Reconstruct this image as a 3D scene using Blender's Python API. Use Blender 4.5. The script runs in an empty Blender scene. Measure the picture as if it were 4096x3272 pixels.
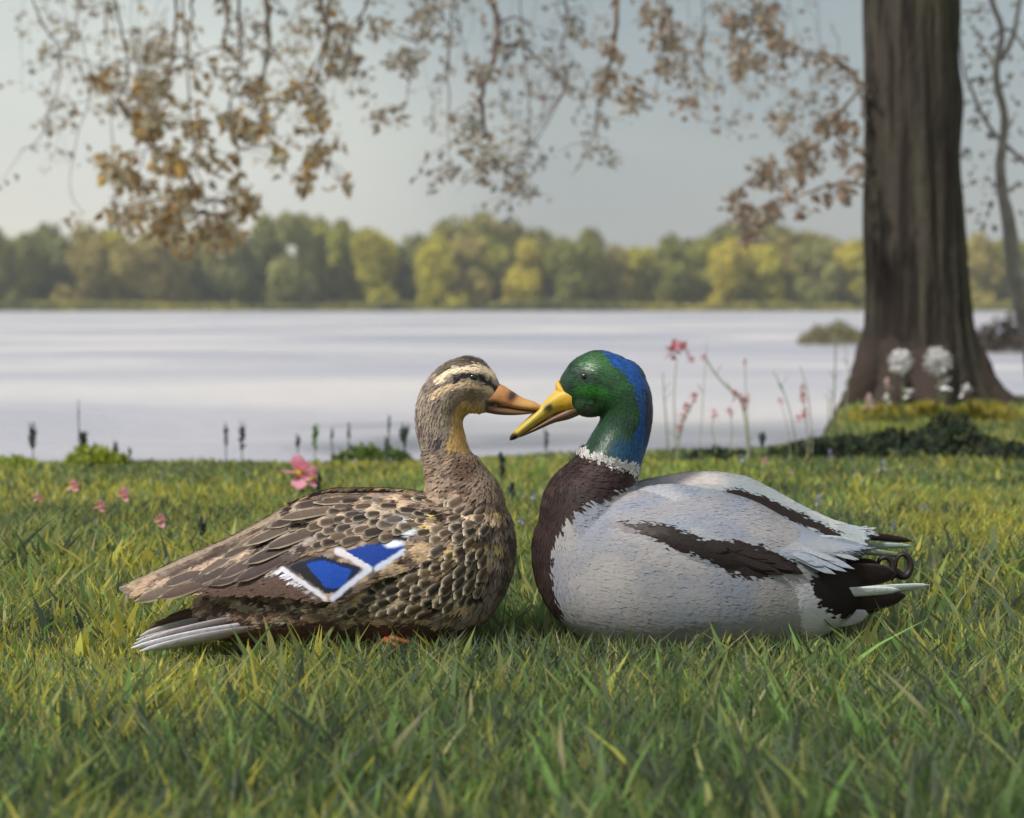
import bpy, bmesh, math, random
import numpy as np
from mathutils import Vector, Matrix
from mathutils.bvhtree import BVHTree
random.seed(7); rng = np.random.default_rng(11)
C = bpy.context.scene.collection
# ------------------------------------------------------------------ camera, world, sun, exposure
F = 1800.0; CH = 0.38; HY = 308.0; D = 2.105          # focal length in px, camera height, horizon row, distance of the ducks
cam = bpy.data.cameras.new('camera'); co = bpy.data.objects.new('camera', cam); C.objects.link(co)
cam.sensor_width = 36; cam.lens = F/1024*36; cam.shift_y = -(409-HY)/1024
cam.clip_start = 0.05; cam.clip_end = 6000
cam.dof.use_dof = True; cam.dof.focus_distance = 2.1; cam.dof.aperture_fstop = 5.6
co.location = (0, 0, CH); co.rotation_euler = (math.pi/2, 0, 0)
sc = bpy.context.scene; sc.camera = co
SUN_EL, SUN_AZ = math.radians(48), math.radians(-128)   # azimuth from +Y, clockwise
w = bpy.data.worlds.new('World'); sc.world = w; w.use_nodes = True
nt = w.node_tree; nt.nodes.clear()
def N(nt, t, **k):
    n = nt.nodes.new(t)
    for a, b in k.items(): setattr(n, a, b)
    return n
def ramp(nt, pts, interp='LINEAR'):
    r = N(nt, 'ShaderNodeValToRGB'); r.color_ramp.interpolation = interp
    e = r.color_ramp.elements
    while len(e) < len(pts): e.new(0.5)
    for x, (p, c) in zip(e, pts): x.position = p; x.color = (*c, 1) if len(c) == 3 else c
    return r
L = nt.links.new
out = N(nt, 'ShaderNodeOutputWorld'); bg = N(nt, 'ShaderNodeBackground'); bg.inputs['Strength'].default_value = 0.083
sky = N(nt, 'ShaderNodeTexSky', sky_type='NISHITA', sun_disc=False, sun_elevation=SUN_EL, sun_rotation=SUN_AZ)
tc = N(nt, 'ShaderNodeTexCoord'); mp = N(nt, 'ShaderNodeMapping'); mp.inputs['Scale'].default_value = (1, 1, 4.5)
nz = N(nt, 'ShaderNodeTexNoise'); nz.inputs['Scale'].default_value = 3.2; nz.inputs['Detail'].default_value = 6; nz.inputs['Roughness'].default_value = .55
L(tc.outputs['Generated'], mp.inputs['Vector']); L(mp.outputs[0], nz.inputs['Vector'])
sep = N(nt, 'ShaderNodeSeparateXYZ'); L(tc.outputs['Generated'], sep.inputs[0])
# overcast cloud layer: paler and warmer low down, blue-grey higher up
el = ramp(nt, [(0.0, (5.0, 5.05, 4.8)), (0.05, (4.75, 5.0, 4.9)), (0.17, (4.05, 4.7, 4.85)), (1.0, (5.5, 5.75, 5.9))])
L(sep.outputs['Z'], el.inputs[0])
cl = ramp(nt, [(0.3, (.93, .95, .98)), (0.52, (1, 1, 1)), (0.72, (1.09, 1.07, 1.04))])
L(nz.outputs['Fac'], cl.inputs[0])
mu = N(nt, 'ShaderNodeMix', data_type='RGBA', blend_type='MULTIPLY'); mu.inputs[0].default_value = 1
L(el.outputs[0], mu.inputs[6]); L(cl.outputs[0], mu.inputs[7])
gd = N(nt, 'ShaderNodeVectorMath', operation='DOT_PRODUCT'); gd.inputs[1].default_value = tuple(Vector((-.24, 1, .035)).normalized()); L(tc.outputs['Generated'], gd.inputs[0])
gr = ramp(nt, [(.965, (1, 1, 1)), (1.0, (1.85, 1.72, 1.58))], 'EASE'); L(gd.outputs['Value'], gr.inputs[0])
mg = N(nt, 'ShaderNodeMix', data_type='RGBA', blend_type='MULTIPLY'); mg.inputs[0].default_value = 1; L(mu.outputs[2], mg.inputs[6]); L(gr.outputs[0], mg.inputs[7]); mu = mg
mx = N(nt, 'ShaderNodeMix', data_type='RGBA'); mx.inputs[0].default_value = .9
L(sky.outputs[0], mx.inputs[6]); L(mu.outputs[2], mx.inputs[7]); L(mx.outputs[2], bg.inputs[0]); L(bg.outputs[0], out.inputs[0])
sl = bpy.data.lights.new('sun', 'SUN'); sl.energy = 3.3; sl.angle = math.radians(7); sl.color = (1, .965, .92)
so = bpy.data.objects.new('sun', sl); C.objects.link(so)
sd = Vector((math.sin(SUN_AZ)*math.cos(SUN_EL), math.cos(SUN_AZ)*math.cos(SUN_EL), math.sin(SUN_EL)))
so.rotation_euler = sd.to_track_quat('Z', 'Y').to_euler(); so.location = (0, 0, 20)
sc.view_settings.view_transform = 'Standard'; sc.view_settings.look = 'None'
sc.view_settings.exposure = 0.2; sc.view_settings.gamma = 1; sc.view_settings.use_curve_mapping = False
sc.cycles.max_bounces = 6; sc.cycles.use_denoising = True; sc.cycles.transparent_max_bounces = 12

# ------------------------------------------------------------------ helpers
def W(px, py, Y=D): return Vector(((px-512)*Y/F, Y, CH-(py-HY)*Y/F))
def gY(py): return CH*F/(py-HY)                     # distance of flat ground seen at row py
def s2l(c):
    c = np.asarray(c, float)/255.0
    return np.where(c <= .04045, c/12.92, ((c+.055)/1.055)**2.4)
def tag(o, label=None, cat=None, group=None, kind=None):
    for k, v in (('label', label), ('category', cat), ('group', group), ('kind', kind)):
        if v: o[k] = v
    return o
def empty(name, loc): 
    o = bpy.data.objects.new(name, None); o.location = loc; o.empty_display_size = .05; C.objects.link(o); return o
def mesh(name, V, Fc, mat=None, parent=None, smooth=True, cols=None, loc=None):
    me = bpy.data.meshes.new(name)
    V = np.asarray(V, dtype=float)
    if parent is not None and loc is None:
        V = V-np.array(wloc(parent))
    me.from_pydata(V.tolist() if len(V) < 200000 else list(map(tuple, V)), [], Fc if isinstance(Fc, list) else Fc.tolist())
    if smooth: me.polygons.foreach_set('use_smooth', [True]*len(me.polygons))
    if cols is not None: setcol(me, cols)
    me.update()
    o = bpy.data.objects.new(name, me); C.objects.link(o)
    if mat: me.materials.append(mat)
    if parent: o.parent = parent
    if loc is not None: o.location = loc
    return o
def wloc(o):
    v = Vector(o.location)
    while o.parent: o = o.parent; v += o.location
    return v
def setcol(me, cols):
    a = me.color_attributes.new('Col', 'FLOAT_COLOR', 'POINT')
    c = np.ones((len(cols), 4), 'f'); c[:, :3] = cols; a.data.foreach_set('color', c.ravel())
def hash3(a, b, c=0, s=0):
    h = np.sin(a*127.1+b*311.7+c*74.7+s*19.19)*43758.5453
    return h-np.floor(h)
def vn(x, y, z=0, s=0):                                # smooth value noise 0..1
    x = np.asarray(x, float); y = np.asarray(y, float); z = np.asarray(z, float)+0*x
    i, j, k = np.floor(x), np.floor(y), np.floor(z); f, g, h = x-i, y-j, z-k
    f = f*f*(3-2*f); g = g*g*(3-2*g); h = h*h*(3-2*h); r = 0
    for di in (0, 1):
        for dj in (0, 1):
            for dk in (0, 1):
                r = r+hash3(i+di, j+dj, k+dk, s)*np.where(di, f, 1-f)*np.where(dj, g, 1-g)*np.where(dk, h, 1-h)
    return r
def fbm(x, y, z=0, s=0, o=3):
    r = 0; a = .5; t = 0
    for i in range(o):
        r = r+a*vn(x*2**i, y*2**i, np.asarray(z)*2**i, s+i); t += a; a *= .5
    return r/t
def mat(name, base=(.5, .5, .5), rough=.8, attr=None, objcol=False, noise=0, nscale=20, bump=0, bscale=60, trans=0, spec=.3, sheen=0, mapscale=(1, 1, 1), bdist=.002, rim=None):
    m = bpy.data.materials.new(name); m.use_nodes = True; t = m.node_tree; t.nodes.clear(); K = t.links.new
    o = N(t, 'ShaderNodeOutputMaterial'); p = N(t, 'ShaderNodeBsdfPrincipled')
    p.inputs['Roughness'].default_value = rough; p.inputs['Specular IOR Level'].default_value = spec
    if sheen: p.inputs['Sheen Weight'].default_value = sheen; p.inputs['Sheen Roughness'].default_value = .5
    tc = N(t, 'ShaderNodeTexCoord'); mp = N(t, 'ShaderNodeMapping'); mp.inputs['Scale'].default_value = mapscale; K(tc.outputs['Object'], mp.inputs[0])
    if attr: a = N(t, 'ShaderNodeAttribute', attribute_name=attr); c = a.outputs['Color']
    elif objcol: a = N(t, 'ShaderNodeObjectInfo'); c = a.outputs['Color']
    else:
        a = N(t, 'ShaderNodeRGB'); a.outputs[0].default_value = (*base, 1); c = a.outputs[0]
    if rim is not None:
        ra = N(t, 'ShaderNodeAttribute', attribute_name='rim')
        ml = N(t, 'ShaderNodeMath', operation='MULTIPLY'); K(ra.outputs['Fac'], ml.inputs[0]); K(a.outputs['Alpha'], ml.inputs[1])
        q = N(t, 'ShaderNodeMix', data_type='RGBA'); K(ml.outputs[0], q.inputs[0]); K(c, q.inputs[6]); q.inputs[7].default_value = (*rim, 1); c = q.outputs[2]
    if noise:
        n = N(t, 'ShaderNodeTexNoise'); n.inputs['Scale'].default_value = nscale; n.inputs['Detail'].default_value = 5; K(mp.outputs[0], n.inputs['Vector'])
        r = ramp(t, [(.25, (1-noise,)*3), (.75, (1+noise,)*3)]); K(n.outputs['Fac'], r.inputs[0])
        q = N(t, 'ShaderNodeMix', data_type='RGBA', blend_type='MULTIPLY'); q.inputs[0].default_value = 1; K(c, q.inputs[6]); K(r.outputs[0], q.inputs[7]); c = q.outputs[2]
    K(c, p.inputs['Base Color'])
    if bump:
        n = N(t, 'ShaderNodeTexNoise'); n.inputs['Scale'].default_value = bscale; n.inputs['Detail'].default_value = 4; K(mp.outputs[0], n.inputs['Vector'])
        b = N(t, 'ShaderNodeBump'); b.inputs['Strength'].default_value = bump; b.inputs['Distance'].default_value = bdist; K(n.outputs['Fac'], b.inputs['Height']); K(b.outputs[0], p.inputs['Normal'])
    if trans:
        tr = N(t, 'ShaderNodeBsdfTranslucent'); K(c, tr.inputs[0]); ms = N(t, 'ShaderNodeMixShader'); ms.inputs[0].default_value = trans
        K(p.outputs[0], ms.inputs[1]); K(tr.outputs[0], ms.inputs[2]); K(ms.outputs[0], o.inputs[0])
    else: K(p.outputs[0], o.inputs[0])
    return m
def tube(pts, rad, n=8, cap=True, wob=0, seed=0):
    """lofted tube through points; returns verts, faces"""
    pts = [Vector(p) for p in pts]; V = []; Fc = []; up = Vector((0, 1, 0.01)); m = len(pts)
    for i, p in enumerate(pts):
        t = (pts[min(i+1, m-1)]-pts[max(i-1, 0)]).normalized(); a = t.cross(up)
        if a.length < .05: a = t.cross(Vector((1, 0, 0)))
        a.normalize(); b = a.cross(t)
        r = rad[i] if hasattr(rad, '__len__') else rad
        ra, rb = r if hasattr(r, '__len__') else (r, r)
        for k in range(n):
            q = 2*math.pi*k/n; s = 1+(wob*(float(hash3(np.float64(k), np.float64(i), 0, seed))-.5))
            V.append(p+a*math.cos(q)*ra*s+b*math.sin(q)*rb*s)
    for i in range(m-1):
        for k in range(n):
            Fc.append((i*n+k, i*n+(k+1) % n, (i+1)*n+(k+1) % n, (i+1)*n+k))
    if cap: Fc.append(tuple(range(n))[::-1]); Fc.append(tuple((m-1)*n+k for k in range(n)))
    return V, Fc
def smoothpts(P, n):
    """catmull-rom resample of rows (each a tuple of numbers)"""
    P = np.array(P, float); m = len(P); T = np.linspace(0, m-1, n); out = []
    for t in T:
        i = min(int(t), m-2); u = t-i
        p0, p1, p2, p3 = P[max(i-1, 0)], P[i], P[i+1], P[min(i+2, m-1)]
        out.append(.5*((2*p1)+(-p0+p2)*u+(2*p0-5*p1+4*p2-p3)*u*u+(-p0+3*p1-3*p2+p3)*u**3))
    return np.array(out)
def merge(parts):
    V = []; Fc = []
    for v, f in parts:
        b = len(V); V += [tuple(q) for q in v]; Fc += [tuple(i+b for i in g) for g in f]
    return V, Fc
def inpoly(x, y, P):
    r = np.zeros(x.shape, bool); n = len(P)
    for i in range(n):
        x1, y1 = P[i]; x2, y2 = P[(i+1) % n]
        if y1 == y2: continue
        r ^= ((y1 > y) != (y2 > y)) & (x < (x2-x1)*(y-y1)/(y2-y1)+x1)
    return r

# ------------------------------------------------------------------ setting: ground, lake, far shore
def shore(x):                                          # distance of the lake edge as a function of x
    x = np.asarray(x, float)
    s = 4.5+.1*np.tanh(x/.8)+.10*np.sin(x*2.3+.6)+.05*np.sin(x*5.1)
    k = 1/(1+np.exp(-(x-1.12)/.16))
    return s*(1-k)+(7.6+.1*np.sin(x*3))*k
def gz(x, y):
    x = np.asarray(x, float); y = np.asarray(y, float)
    d = y-shore(x); t = np.clip(d/1.2, 0, 1)
    z = -.5*(t*t*(3-2*t))+.014*(fbm(x*1.3, y*1.3, 0, 3)-.5)
    z = z-.016*np.exp(-((y-2.08)/.4)**2)-.008*np.exp(-((x+.38)/.14)**2-((y-2.05)/.2)**2)
    return z+.05*np.exp(-((x-1.46)**2+(y-6.5)**2)/.35)
M_ground = mat('earth_and_thatch', rough=.95, base=(.15, .16, .07), noise=.4, nscale=9, bump=.6, bscale=80, bdist=.01)
xs = np.concatenate([np.linspace(-400, -6, 24), np.linspace(-5, 6, 140), np.linspace(7, 400, 24)])
ys = np.concatenate([np.linspace(-60, -1, 12), np.linspace(0, 9.5, 130), np.array([12, 20, 60, 200, 300, 330, 345, 380, 500, 900, 2000])])
X, Yg = np.meshgrid(xs, ys); Z = gz(X, Yg)
far = np.clip((Yg-318)/30, 0, 1); Z = np.where(Yg > 12, -.5+far*2.2, Z)
Z = np.where((Yg > 9) & (Yg <= 12), -.5, Z)
nx, ny = len(xs), len(ys); idx = np.arange(nx*ny).reshape(ny, nx)
Fg = np.stack([idx[:-1, :-1], idx[:-1, 1:], idx[1:, 1:], idx[1:, :-1]], -1).reshape(-1, 4)
tag(mesh('ground', np.stack([X, Yg, Z], -1).reshape(-1, 3), Fg, M_ground), kind='structure')

# water: wind-ruffled, pale silty lake; warm glare painted into the base colour
m = bpy.data.materials.new('lake_water'); m.use_nodes = True; t = m.node_tree; p = t.nodes['Principled BSDF']; K = t.links.new
tcx = N(t, 'ShaderNodeTexCoord'); mpx = N(t, 'ShaderNodeMapping'); mpx.inputs['Scale'].default_value = (.11, .13, 1); K(tcx.outputs['Object'], mpx.inputs[0])
n1 = N(t, 'ShaderNodeTexNoise'); n1.inputs['Scale'].default_value = 1.3; n1.inputs['Detail'].default_value = 6; n1.inputs['Distortion'].default_value = .5; K(mpx.outputs[0], n1.inputs['Vector'])
cr = ramp(t, [(.34, (.36, .36, .45)), (.5, (.50, .48, .52)), (.66, (.72, .67, .62))]); K(n1.outputs['Fac'], cr.inputs[0]); K(cr.outputs[0], p.inputs['Base Color'])
rr = ramp(t, [(.35, (.22,)*3), (.65, (.4,)*3)]); K(n1.outputs['Fac'], rr.inputs[0]); K(rr.outputs[0], p.inputs['Roughness'])
mp2 = N(t, 'ShaderNodeMapping'); mp2.inputs['Scale'].default_value = (.8, 2.6, 1); K(tcx.outputs['Object'], mp2.inputs[0])
n2 = N(t, 'ShaderNodeTexNoise'); n2.inputs['Scale'].default_value = 3; n2.inputs['Detail'].default_value = 5; K(mp2.outputs[0], n2.inputs['Vector'])
bp = N(t, 'ShaderNodeBump'); bp.inputs['Strength'].default_value = .8; bp.inputs['Distance'].default_value = .10; K(n2.outputs['Fac'], bp.inputs['Height']); K(bp.outputs[0], p.inputs['Normal'])
p.inputs['Specular IOR Level'].default_value = .5; M_water = m
WZ = -.15
tag(mesh('lake_water', [(-900, 3, WZ), (900, 3, WZ), (900, 340, WZ), (-900, 340, WZ)], [(0, 1, 2, 3)], M_water, smooth=False), kind='structure')

# ------------------------------------------------------------------ far shore wood: every crown a tree of its own
M_far = mat('far_foliage', rough=.9, objcol=True, noise=.35, nscale=.35, trans=.25)
M_bark = mat('bark_grey', base=(.16, .13, .105), rough=.9, noise=.4, nscale=6)
def crown_mesh(name, seed, n, rx, rz, leaf, low=.0, lobes=9):
    r = np.random.default_rng(seed); V = []; Fc = []
    lb = [(r.uniform(-.6, .6)*rx, r.uniform(-.5, .5)*rx, r.uniform(.12, .80)*rz*2, r.uniform(.34, .55)*rx) for _ in range(lobes)]
    for i in range(n):
        cx, cy, cz, cr_ = lb[r.integers(lobes)]
        d = r.normal(size=3); d /= np.linalg.norm(d); q = cr_*r.uniform(.55, 1.05)
        c = np.array([cx, cy, cz])+d*q*np.array([1, 1, .85])
        if c[2] < low: c[2] = low+r.uniform(0, .5)
        a = r.normal(size=3); a /= np.linalg.norm(a); b = np.cross(a, d+r.normal(size=3)*.5); b /= np.linalg.norm(b)+1e-6
        s = leaf*r.uniform(.6, 1.4); k = len(V)
        V += [c-a*s, c+b*s*.6, c+a*s, c-b*s*.6]; Fc.append((k, k+1, k+2, k+3))
    me = bpy.data.meshes.new(name); me.from_pydata([tuple(v) for v in V], [], Fc); me.materials.append(M_far); return me
crowns = [crown_mesh('far_crown', 40+i, 3200, 5.2, 6.5, .55) for i in range(6)]
tv, tf = tube([(0, 0, -1), (.1, 0, 3), (.0, 0, 8)], [.35, .28, .12], 7)
trunk_me = bpy.data.meshes.new('far_trunk'); trunk_me.from_pydata([tuple(v) for v in tv], [], tf); trunk_me.materials.append(M_bark)
olive = [(102, 102, 48), (116, 116, 50), (138, 132, 50), (96, 98, 56), (122, 112, 62), (110, 110, 62), (148, 138, 56), (88, 90, 60)]
cname = ['deep olive', 'mid green', 'bright yellow-green', 'grey-green', 'brownish olive', 'dusty sage', 'golden', 'dark blue-green']
# (px centre, top row, colour index)
far_rows = [(-14, 226, 5), (22, 228, 5), (52, 229, 3), (84, 228, 4), (112, 232, 2), (143, 230, 4), (172, 226, 4), (206, 228, 5), (238, 226, 3), (268, 222, 0), (296, 218, 5), (322, 222, 1),
            (350, 220, 1), (380, 226, 2), (410, 238, 3), (438, 238, 2), (466, 236, 4), (496, 236, 1), (522, 236, 6), (550, 234, 0), (580, 233, 0), (612, 246, 4), (640, 246, 2), (668, 236, 0),
            (698, 235, 1), (726, 233, 6), (756, 236, 2), (786, 237, 4), (815, 242, 5), (845, 240, 6), (878, 244, 1), (912, 242, 0), (948, 240, 2), (982, 236, 4), (1012, 240, 1), (1046, 236, 0)]
nb = {}
for i, (px, top, ci) in enumerate(far_rows):
    Yd = 322+(i*37 % 5)*3.2
    x = (px-512)*Yd/F; h = (HY-top)*Yd/F+CH
    e = empty('shore_tree', (x, Yd, -.1))
    k = 1.0
    lab = f"{cname[ci]} rounded tree on the far shore, " + ("at the left edge of the wood" if px < 30 else "half hidden by the hanging ochre sprays" if px < 240 else "above the brown duck's back" if px < 400 else "over the brown duck's head" if px < 500 else "above the two bills" if px < 570 else "over the green-headed drake" if px < 650 else "between drake and big trunk" if px < 860 else "behind the big trunk" if px < 970 else "right of the big trunk")
    nb[lab] = nb.get(lab, 0)+1
    if nb[lab] > 1: lab = lab.replace('rounded', ['', '', 'neighbouring', 'third'][nb[lab]])
    tag(e, lab, 'tree', 'trees along the far shore')
    c = bpy.data.objects.new('crown', crowns[i % 6]); C.objects.link(c); c.parent = e; c['kind'] = 'stuff'
    c.scale = (.95+.12*(i % 3), .9, h/9.6); c.rotation_euler = (0, 0, i*1.3); c.location = (0, 0, -3.0)
    col = s2l(olive[ci])*2.15; c.color = (*col, 1)
    b = bpy.data.objects.new('trunk', trunk_me); C.objects.link(b); b.parent = e
# lower growth at the foot of the wood and a paler wood behind it
def mass(name, x0, x1, y0, y1, z0, zt, n, leaf, pal, seed, label=None):
    r = np.random.default_rng(seed); x = r.uniform(x0, x1, n); y = r.uniform(y0, y1, n)
    top = zt*(.25+1.1*fbm(x*.09, y*.02, 0, seed)); z = z0+top*r.uniform(0, 1, n)**.8
    c = np.stack([x, y, z], 1); a = r.normal(size=(n, 3)); a /= np.linalg.norm(a, axis=1)[:, None]
    b = np.cross(a, r.normal(size=(n, 3))); b /= np.linalg.norm(b, axis=1)[:, None]; s = (leaf*r.uniform(.6, 1.4, n))[:, None]
    V = np.stack([c-a*s, c+b*s*.6, c+a*s, c-b*s*.6], 1).reshape(-1, 3); Fq = np.arange(n*4).reshape(-1, 4)
    pal = s2l(pal); q = fbm(x*.07, z*.3, 0, seed+5)*len(pal)*1.3-.15*len(pal); ci = np.clip((q+r.normal(0, .5, n)).astype(int), 0, len(pal)-1)
    o = mesh(name, V, Fq, M_leafcol, smooth=False, cols=np.repeat(pal[ci]*1.8, 4, 0)); tag(o, label, kind='stuff'); return o
M_leafcol = mat('leaf_tinted', rough=.85, attr='Col', trans=.3)
mass('undergrowth', -260, 260, 311, 316, -.4, 2.0, 31000, .45, [(96, 98, 54), (78, 84, 56), (122, 118, 56), (140, 132, 62), (98, 102, 62), (74, 78, 66)], 5)
mass('distant_wood', -260, 260, 334, 346, -.3, 16.5, 104000, .8, [(112, 112, 66), (128, 122, 66), (104, 106, 70), (134, 128, 70)], 8)

# ------------------------------------------------------------------ low spit and bank on the lake
def clump(name, cx, cy, z0, rx, ry, h, n, leaf, pal, seed, label, cat, up=.6, group=None, droop=0):
    r = np.random.default_rng(seed); e = empty(name, (cx, cy, z0)); th = r.uniform(0, 2*math.pi, n); q = np.sqrt(r.uniform(0, 1, n))
    x = cx+rx*q*np.cos(th); y = cy+ry*q*np.sin(th); z = z0+h*(1-q**2*.75)*r.uniform(.05, 1, n)**.7*(.7+.5*vn(x*14/rx*.2, y*3, 0, seed))
    c = np.stack([x, y, z], 1); a = r.normal(size=(n, 3)); a[:, 2] = np.abs(a[:, 2])*up*3; a /= np.linalg.norm(a, axis=1)[:, None]
    b = np.cross(a, r.normal(size=(n, 3))); b /= np.linalg.norm(b, axis=1)[:, None]; s = (leaf*r.uniform(.6, 1.5, n))[:, None]
    V = np.stack([c-a*s, c+b*s*.35, c+a*s, c-b*s*.35], 1).reshape(-1, 3); Fq = np.arange(n*4).reshape(-1, 4); pal = s2l(pal)
    ci = r.integers(0, len(pal), n)
    o = mesh('foliage', V, Fq, M_leafcol, e, smooth=False, cols=np.repeat(pal[ci]*.8*r.uniform(.8, 1.2, (n, 1)), 4, 0)); o['kind'] = 'stuff'
    st = []
    for k in range(6):
        a_ = k*1.05+seed; st.append(tube([(cx+rx*.2*math.cos(a_), cy+ry*.2*math.sin(a_), z0-.02), (cx+rx*.5*math.cos(a_), cy+ry*.5*math.sin(a_), z0+h*.6)], [leaf*.16, leaf*.06], 5))
    V2, F2 = merge(st); mesh('stems', V2, F2, M_bark, e)
    tag(e, label, cat, group); return e
def place(px, py, zc): Yq = (CH-zc)*F/(py-HY); return (px-512)*Yq/F, Yq
x, y_ = place(836, 345, WZ); clump('reed_bed', x, y_, WZ, .55, .5, .36, 1500, .035, [(150, 144, 108), (132, 130, 92), (160, 152, 120)], 3, 'pale olive reed bed standing in the water just left of the big trunk', 'reeds')
x, y_ = place(1022, 352, WZ); clump('bank_shrub', x, y_, WZ, .75, .6, .42, 2600, .035, [(72, 64, 58), (88, 78, 68), (60, 54, 52), (104, 94, 78)], 4, 'dark brown shrub on the water right of the big trunk', 'shrub')

# ------------------------------------------------------------------ big tree
TX, TY = (917-512)*6.5/F, 6.5
edges = [(-760, 876, 952), (-300, 868, 955), (-60, 865, 957), (0, 864, 958), (60, 865, 957), (105, 866, 962), (160, 866, 960), (220, 865, 965), (300, 866, 970), (340, 862, 976), (370, 855, 985), (395, 845, 996), (412, 836, 1010), (440, 824, 1024)]
M_trunk = mat('tree_bark', rough=.95, attr='Col', noise=.25, nscale=40, bump=.7, bscale=30, mapscale=(3, 3, .6), bdist=.02)
tree = empty('lakeside_tree', (TX, TY, gz(TX, TY)))
tag(tree, 'big dark lakeside tree with thick ridged trunk and long drooping ochre sprays', 'tree')
E = smoothpts(edges, 260); na = 300; V = []; 
th = np.linspace(0, 2*math.pi, na, endpoint=False)
for row in E:
    y, l, r = row; c = W((l+r)/2, y, TY); rad = (r-l)/2*TY/F; base = .166
    flare = max(0, rad-.18)
    rr_ = base+(rad-base)*1.0
    ridg = fbm(np.cos(th)*5+10, np.sin(th)*5+10, c.z*1.3, 4, 4)
    lobe = np.maximum(0, np.cos((th+.35)*2.5)*.5+.5)**1.5
    cr_ = fbm(np.cos(th)*11+20+.25*np.sin(c.z*9), np.sin(th)*11+20, c.z*2.0, 14, 3); R = rr_*(1+.16*(ridg-.5))-.013*np.clip(.46-cr_, 0, .2)*5-.006*(vn(th*30/6.2832*6.2832, c.z*26, 0, 8) > .8)
    side = np.abs(np.cos(th))
    R = np.where(True, R, R)
    ex = np.cos(th)*R; ey = np.sin(th)*(.18+flare*.6)*(1+.18*(ridg-.5))
    ex = ex+0*lobe; V.append(np.stack([c.x+ex, TY+ey, np.full(na, c.z)], 1))
V = np.concatenate(V); nr = len(E)
Fq = [(i*na+k, i*na+(k+1) % na, (i+1)*na+(k+1) % na, (i+1)*na+k) for i in range(nr-1) for k in range(na)]
ang = np.arctan2(V[:, 1]-TY, V[:, 0]-TX)
q = fbm(ang*3.2+9, V[:, 2]*1.5, 0, 21, 4)[:, None]; q2 = fbm(ang*7+9, V[:, 2]*2.6, 0, 23, 3)[:, None]
colv = s2l((66, 61, 57))*(1-q)+s2l((108, 104, 96))*q
colv = colv*(1-np.clip((q2-.54)*9, 0, .75))+s2l((48, 41, 38))*np.clip((q2-.54)*9, 0, .75); colv = colv*(1-np.clip((.42-q2)*6, 0, .6))+s2l((106, 108, 92))*np.clip((.42-q2)*6, 0, .6)
mesh('trunk', V, [f[::-1] for f in Fq], M_trunk, tree, cols=colv*np.array([.60, .55, .51]))
def root(pts):
    V_, F_ = tube(smoothpts([tuple(W(a, b, Yq)) for a, b, Yq, r in pts], 16), smoothpts([(r, r*.8) for *_, r in pts], 16).tolist(), 14, wob=.2, seed=3)
    Vn = np.array([tuple(v) for v in V_]); mesh('root', Vn, F_, M_trunk, tree, cols=np.tile(s2l((84, 72, 64)), (len(Vn), 1))*.6*(.7+.6*fbm(Vn[:, 0]*20, Vn[:, 2]*20, Vn[:, 1]*20, 2)[:, None]))
root([(950, 340, 6.45, .09), (975, 385, 6.42, .085), (1000, 410, 6.38, .07), (1036, 425, 6.3, .05), (1080, 434, 6.2, .03)])
root([(885, 345, 6.45, .09), (868, 385, 6.4, .075), (850, 412, 6.35, .05), (830, 436, 6.3, .03)])
root([(925, 350, 6.38, .08), (932, 390, 6.22, .07), (940, 425, 6.05, .04)])
root([(900, 350, 6.38, .08), (894, 390, 6.25, .06), (884, 428, 6.05, .035)])
M_twig = mat('branch_bark', rough=.9, objcol=True, noise=.35, nscale=30)
def leaves(parent, name, cs, pal, size, seed, hang=.5):
    """small pointed leaves hung round given centres [(x,y,z)]"""
    r = np.random.default_rng(seed); c = np.asarray(cs); n = len(c)
    a = r.normal(size=(n, 3)); a[:, 2] -= hang*2; a /= np.linalg.norm(a, axis=1)[:, None]
    b = np.cross(a, r.normal(size=(n, 3))); b /= np.linalg.norm(b, axis=1)[:, None]; s = (size*r.uniform(.55, 1.35, n))[:, None]
    nn = np.cross(a, b)*s*.25
    V = np.stack([c, c+a*s*.45+b*s*.36+nn, c+a*s*1.1, c+a*s*.5-b*s*.36+nn], 1).reshape(-1, 3)
    i = np.arange(n)*4; Fq = np.stack([np.stack([i, i+1, i+2], 1), np.stack([i, i+2, i+3], 1)], 1).reshape(-1, 3)
    pal = s2l(pal); ci = r.integers(0, len(pal), n)
    o = mesh(name, V, Fq, M_leafcol2, parent, smooth=False, cols=np.repeat(pal[ci]*r.uniform(.8, 1.15, (n, 1)), 4, 0)); o['kind'] = 'stuff'; return o
M_leafcol2 = mat('hanging_leaf', rough=.7, attr='Col', trans=.5)
TAN = [(186, 178, 160), (170, 160, 140), (194, 188, 172), (160, 144, 124), (180, 172, 160)]
OCH = [(184, 162, 124), (168, 142, 102), (198, 182, 146), (180, 170, 142), (200, 166, 96), (154, 124, 88), (190, 182, 158), (194, 188, 158)]
GRY = [(168, 168, 162), (152, 156, 150), (184, 182, 174), (176, 164, 150)]
RUS = [(176, 150, 128), (172, 160, 142), (190, 174, 154), (156, 130, 108), (192, 184, 170)]
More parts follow.
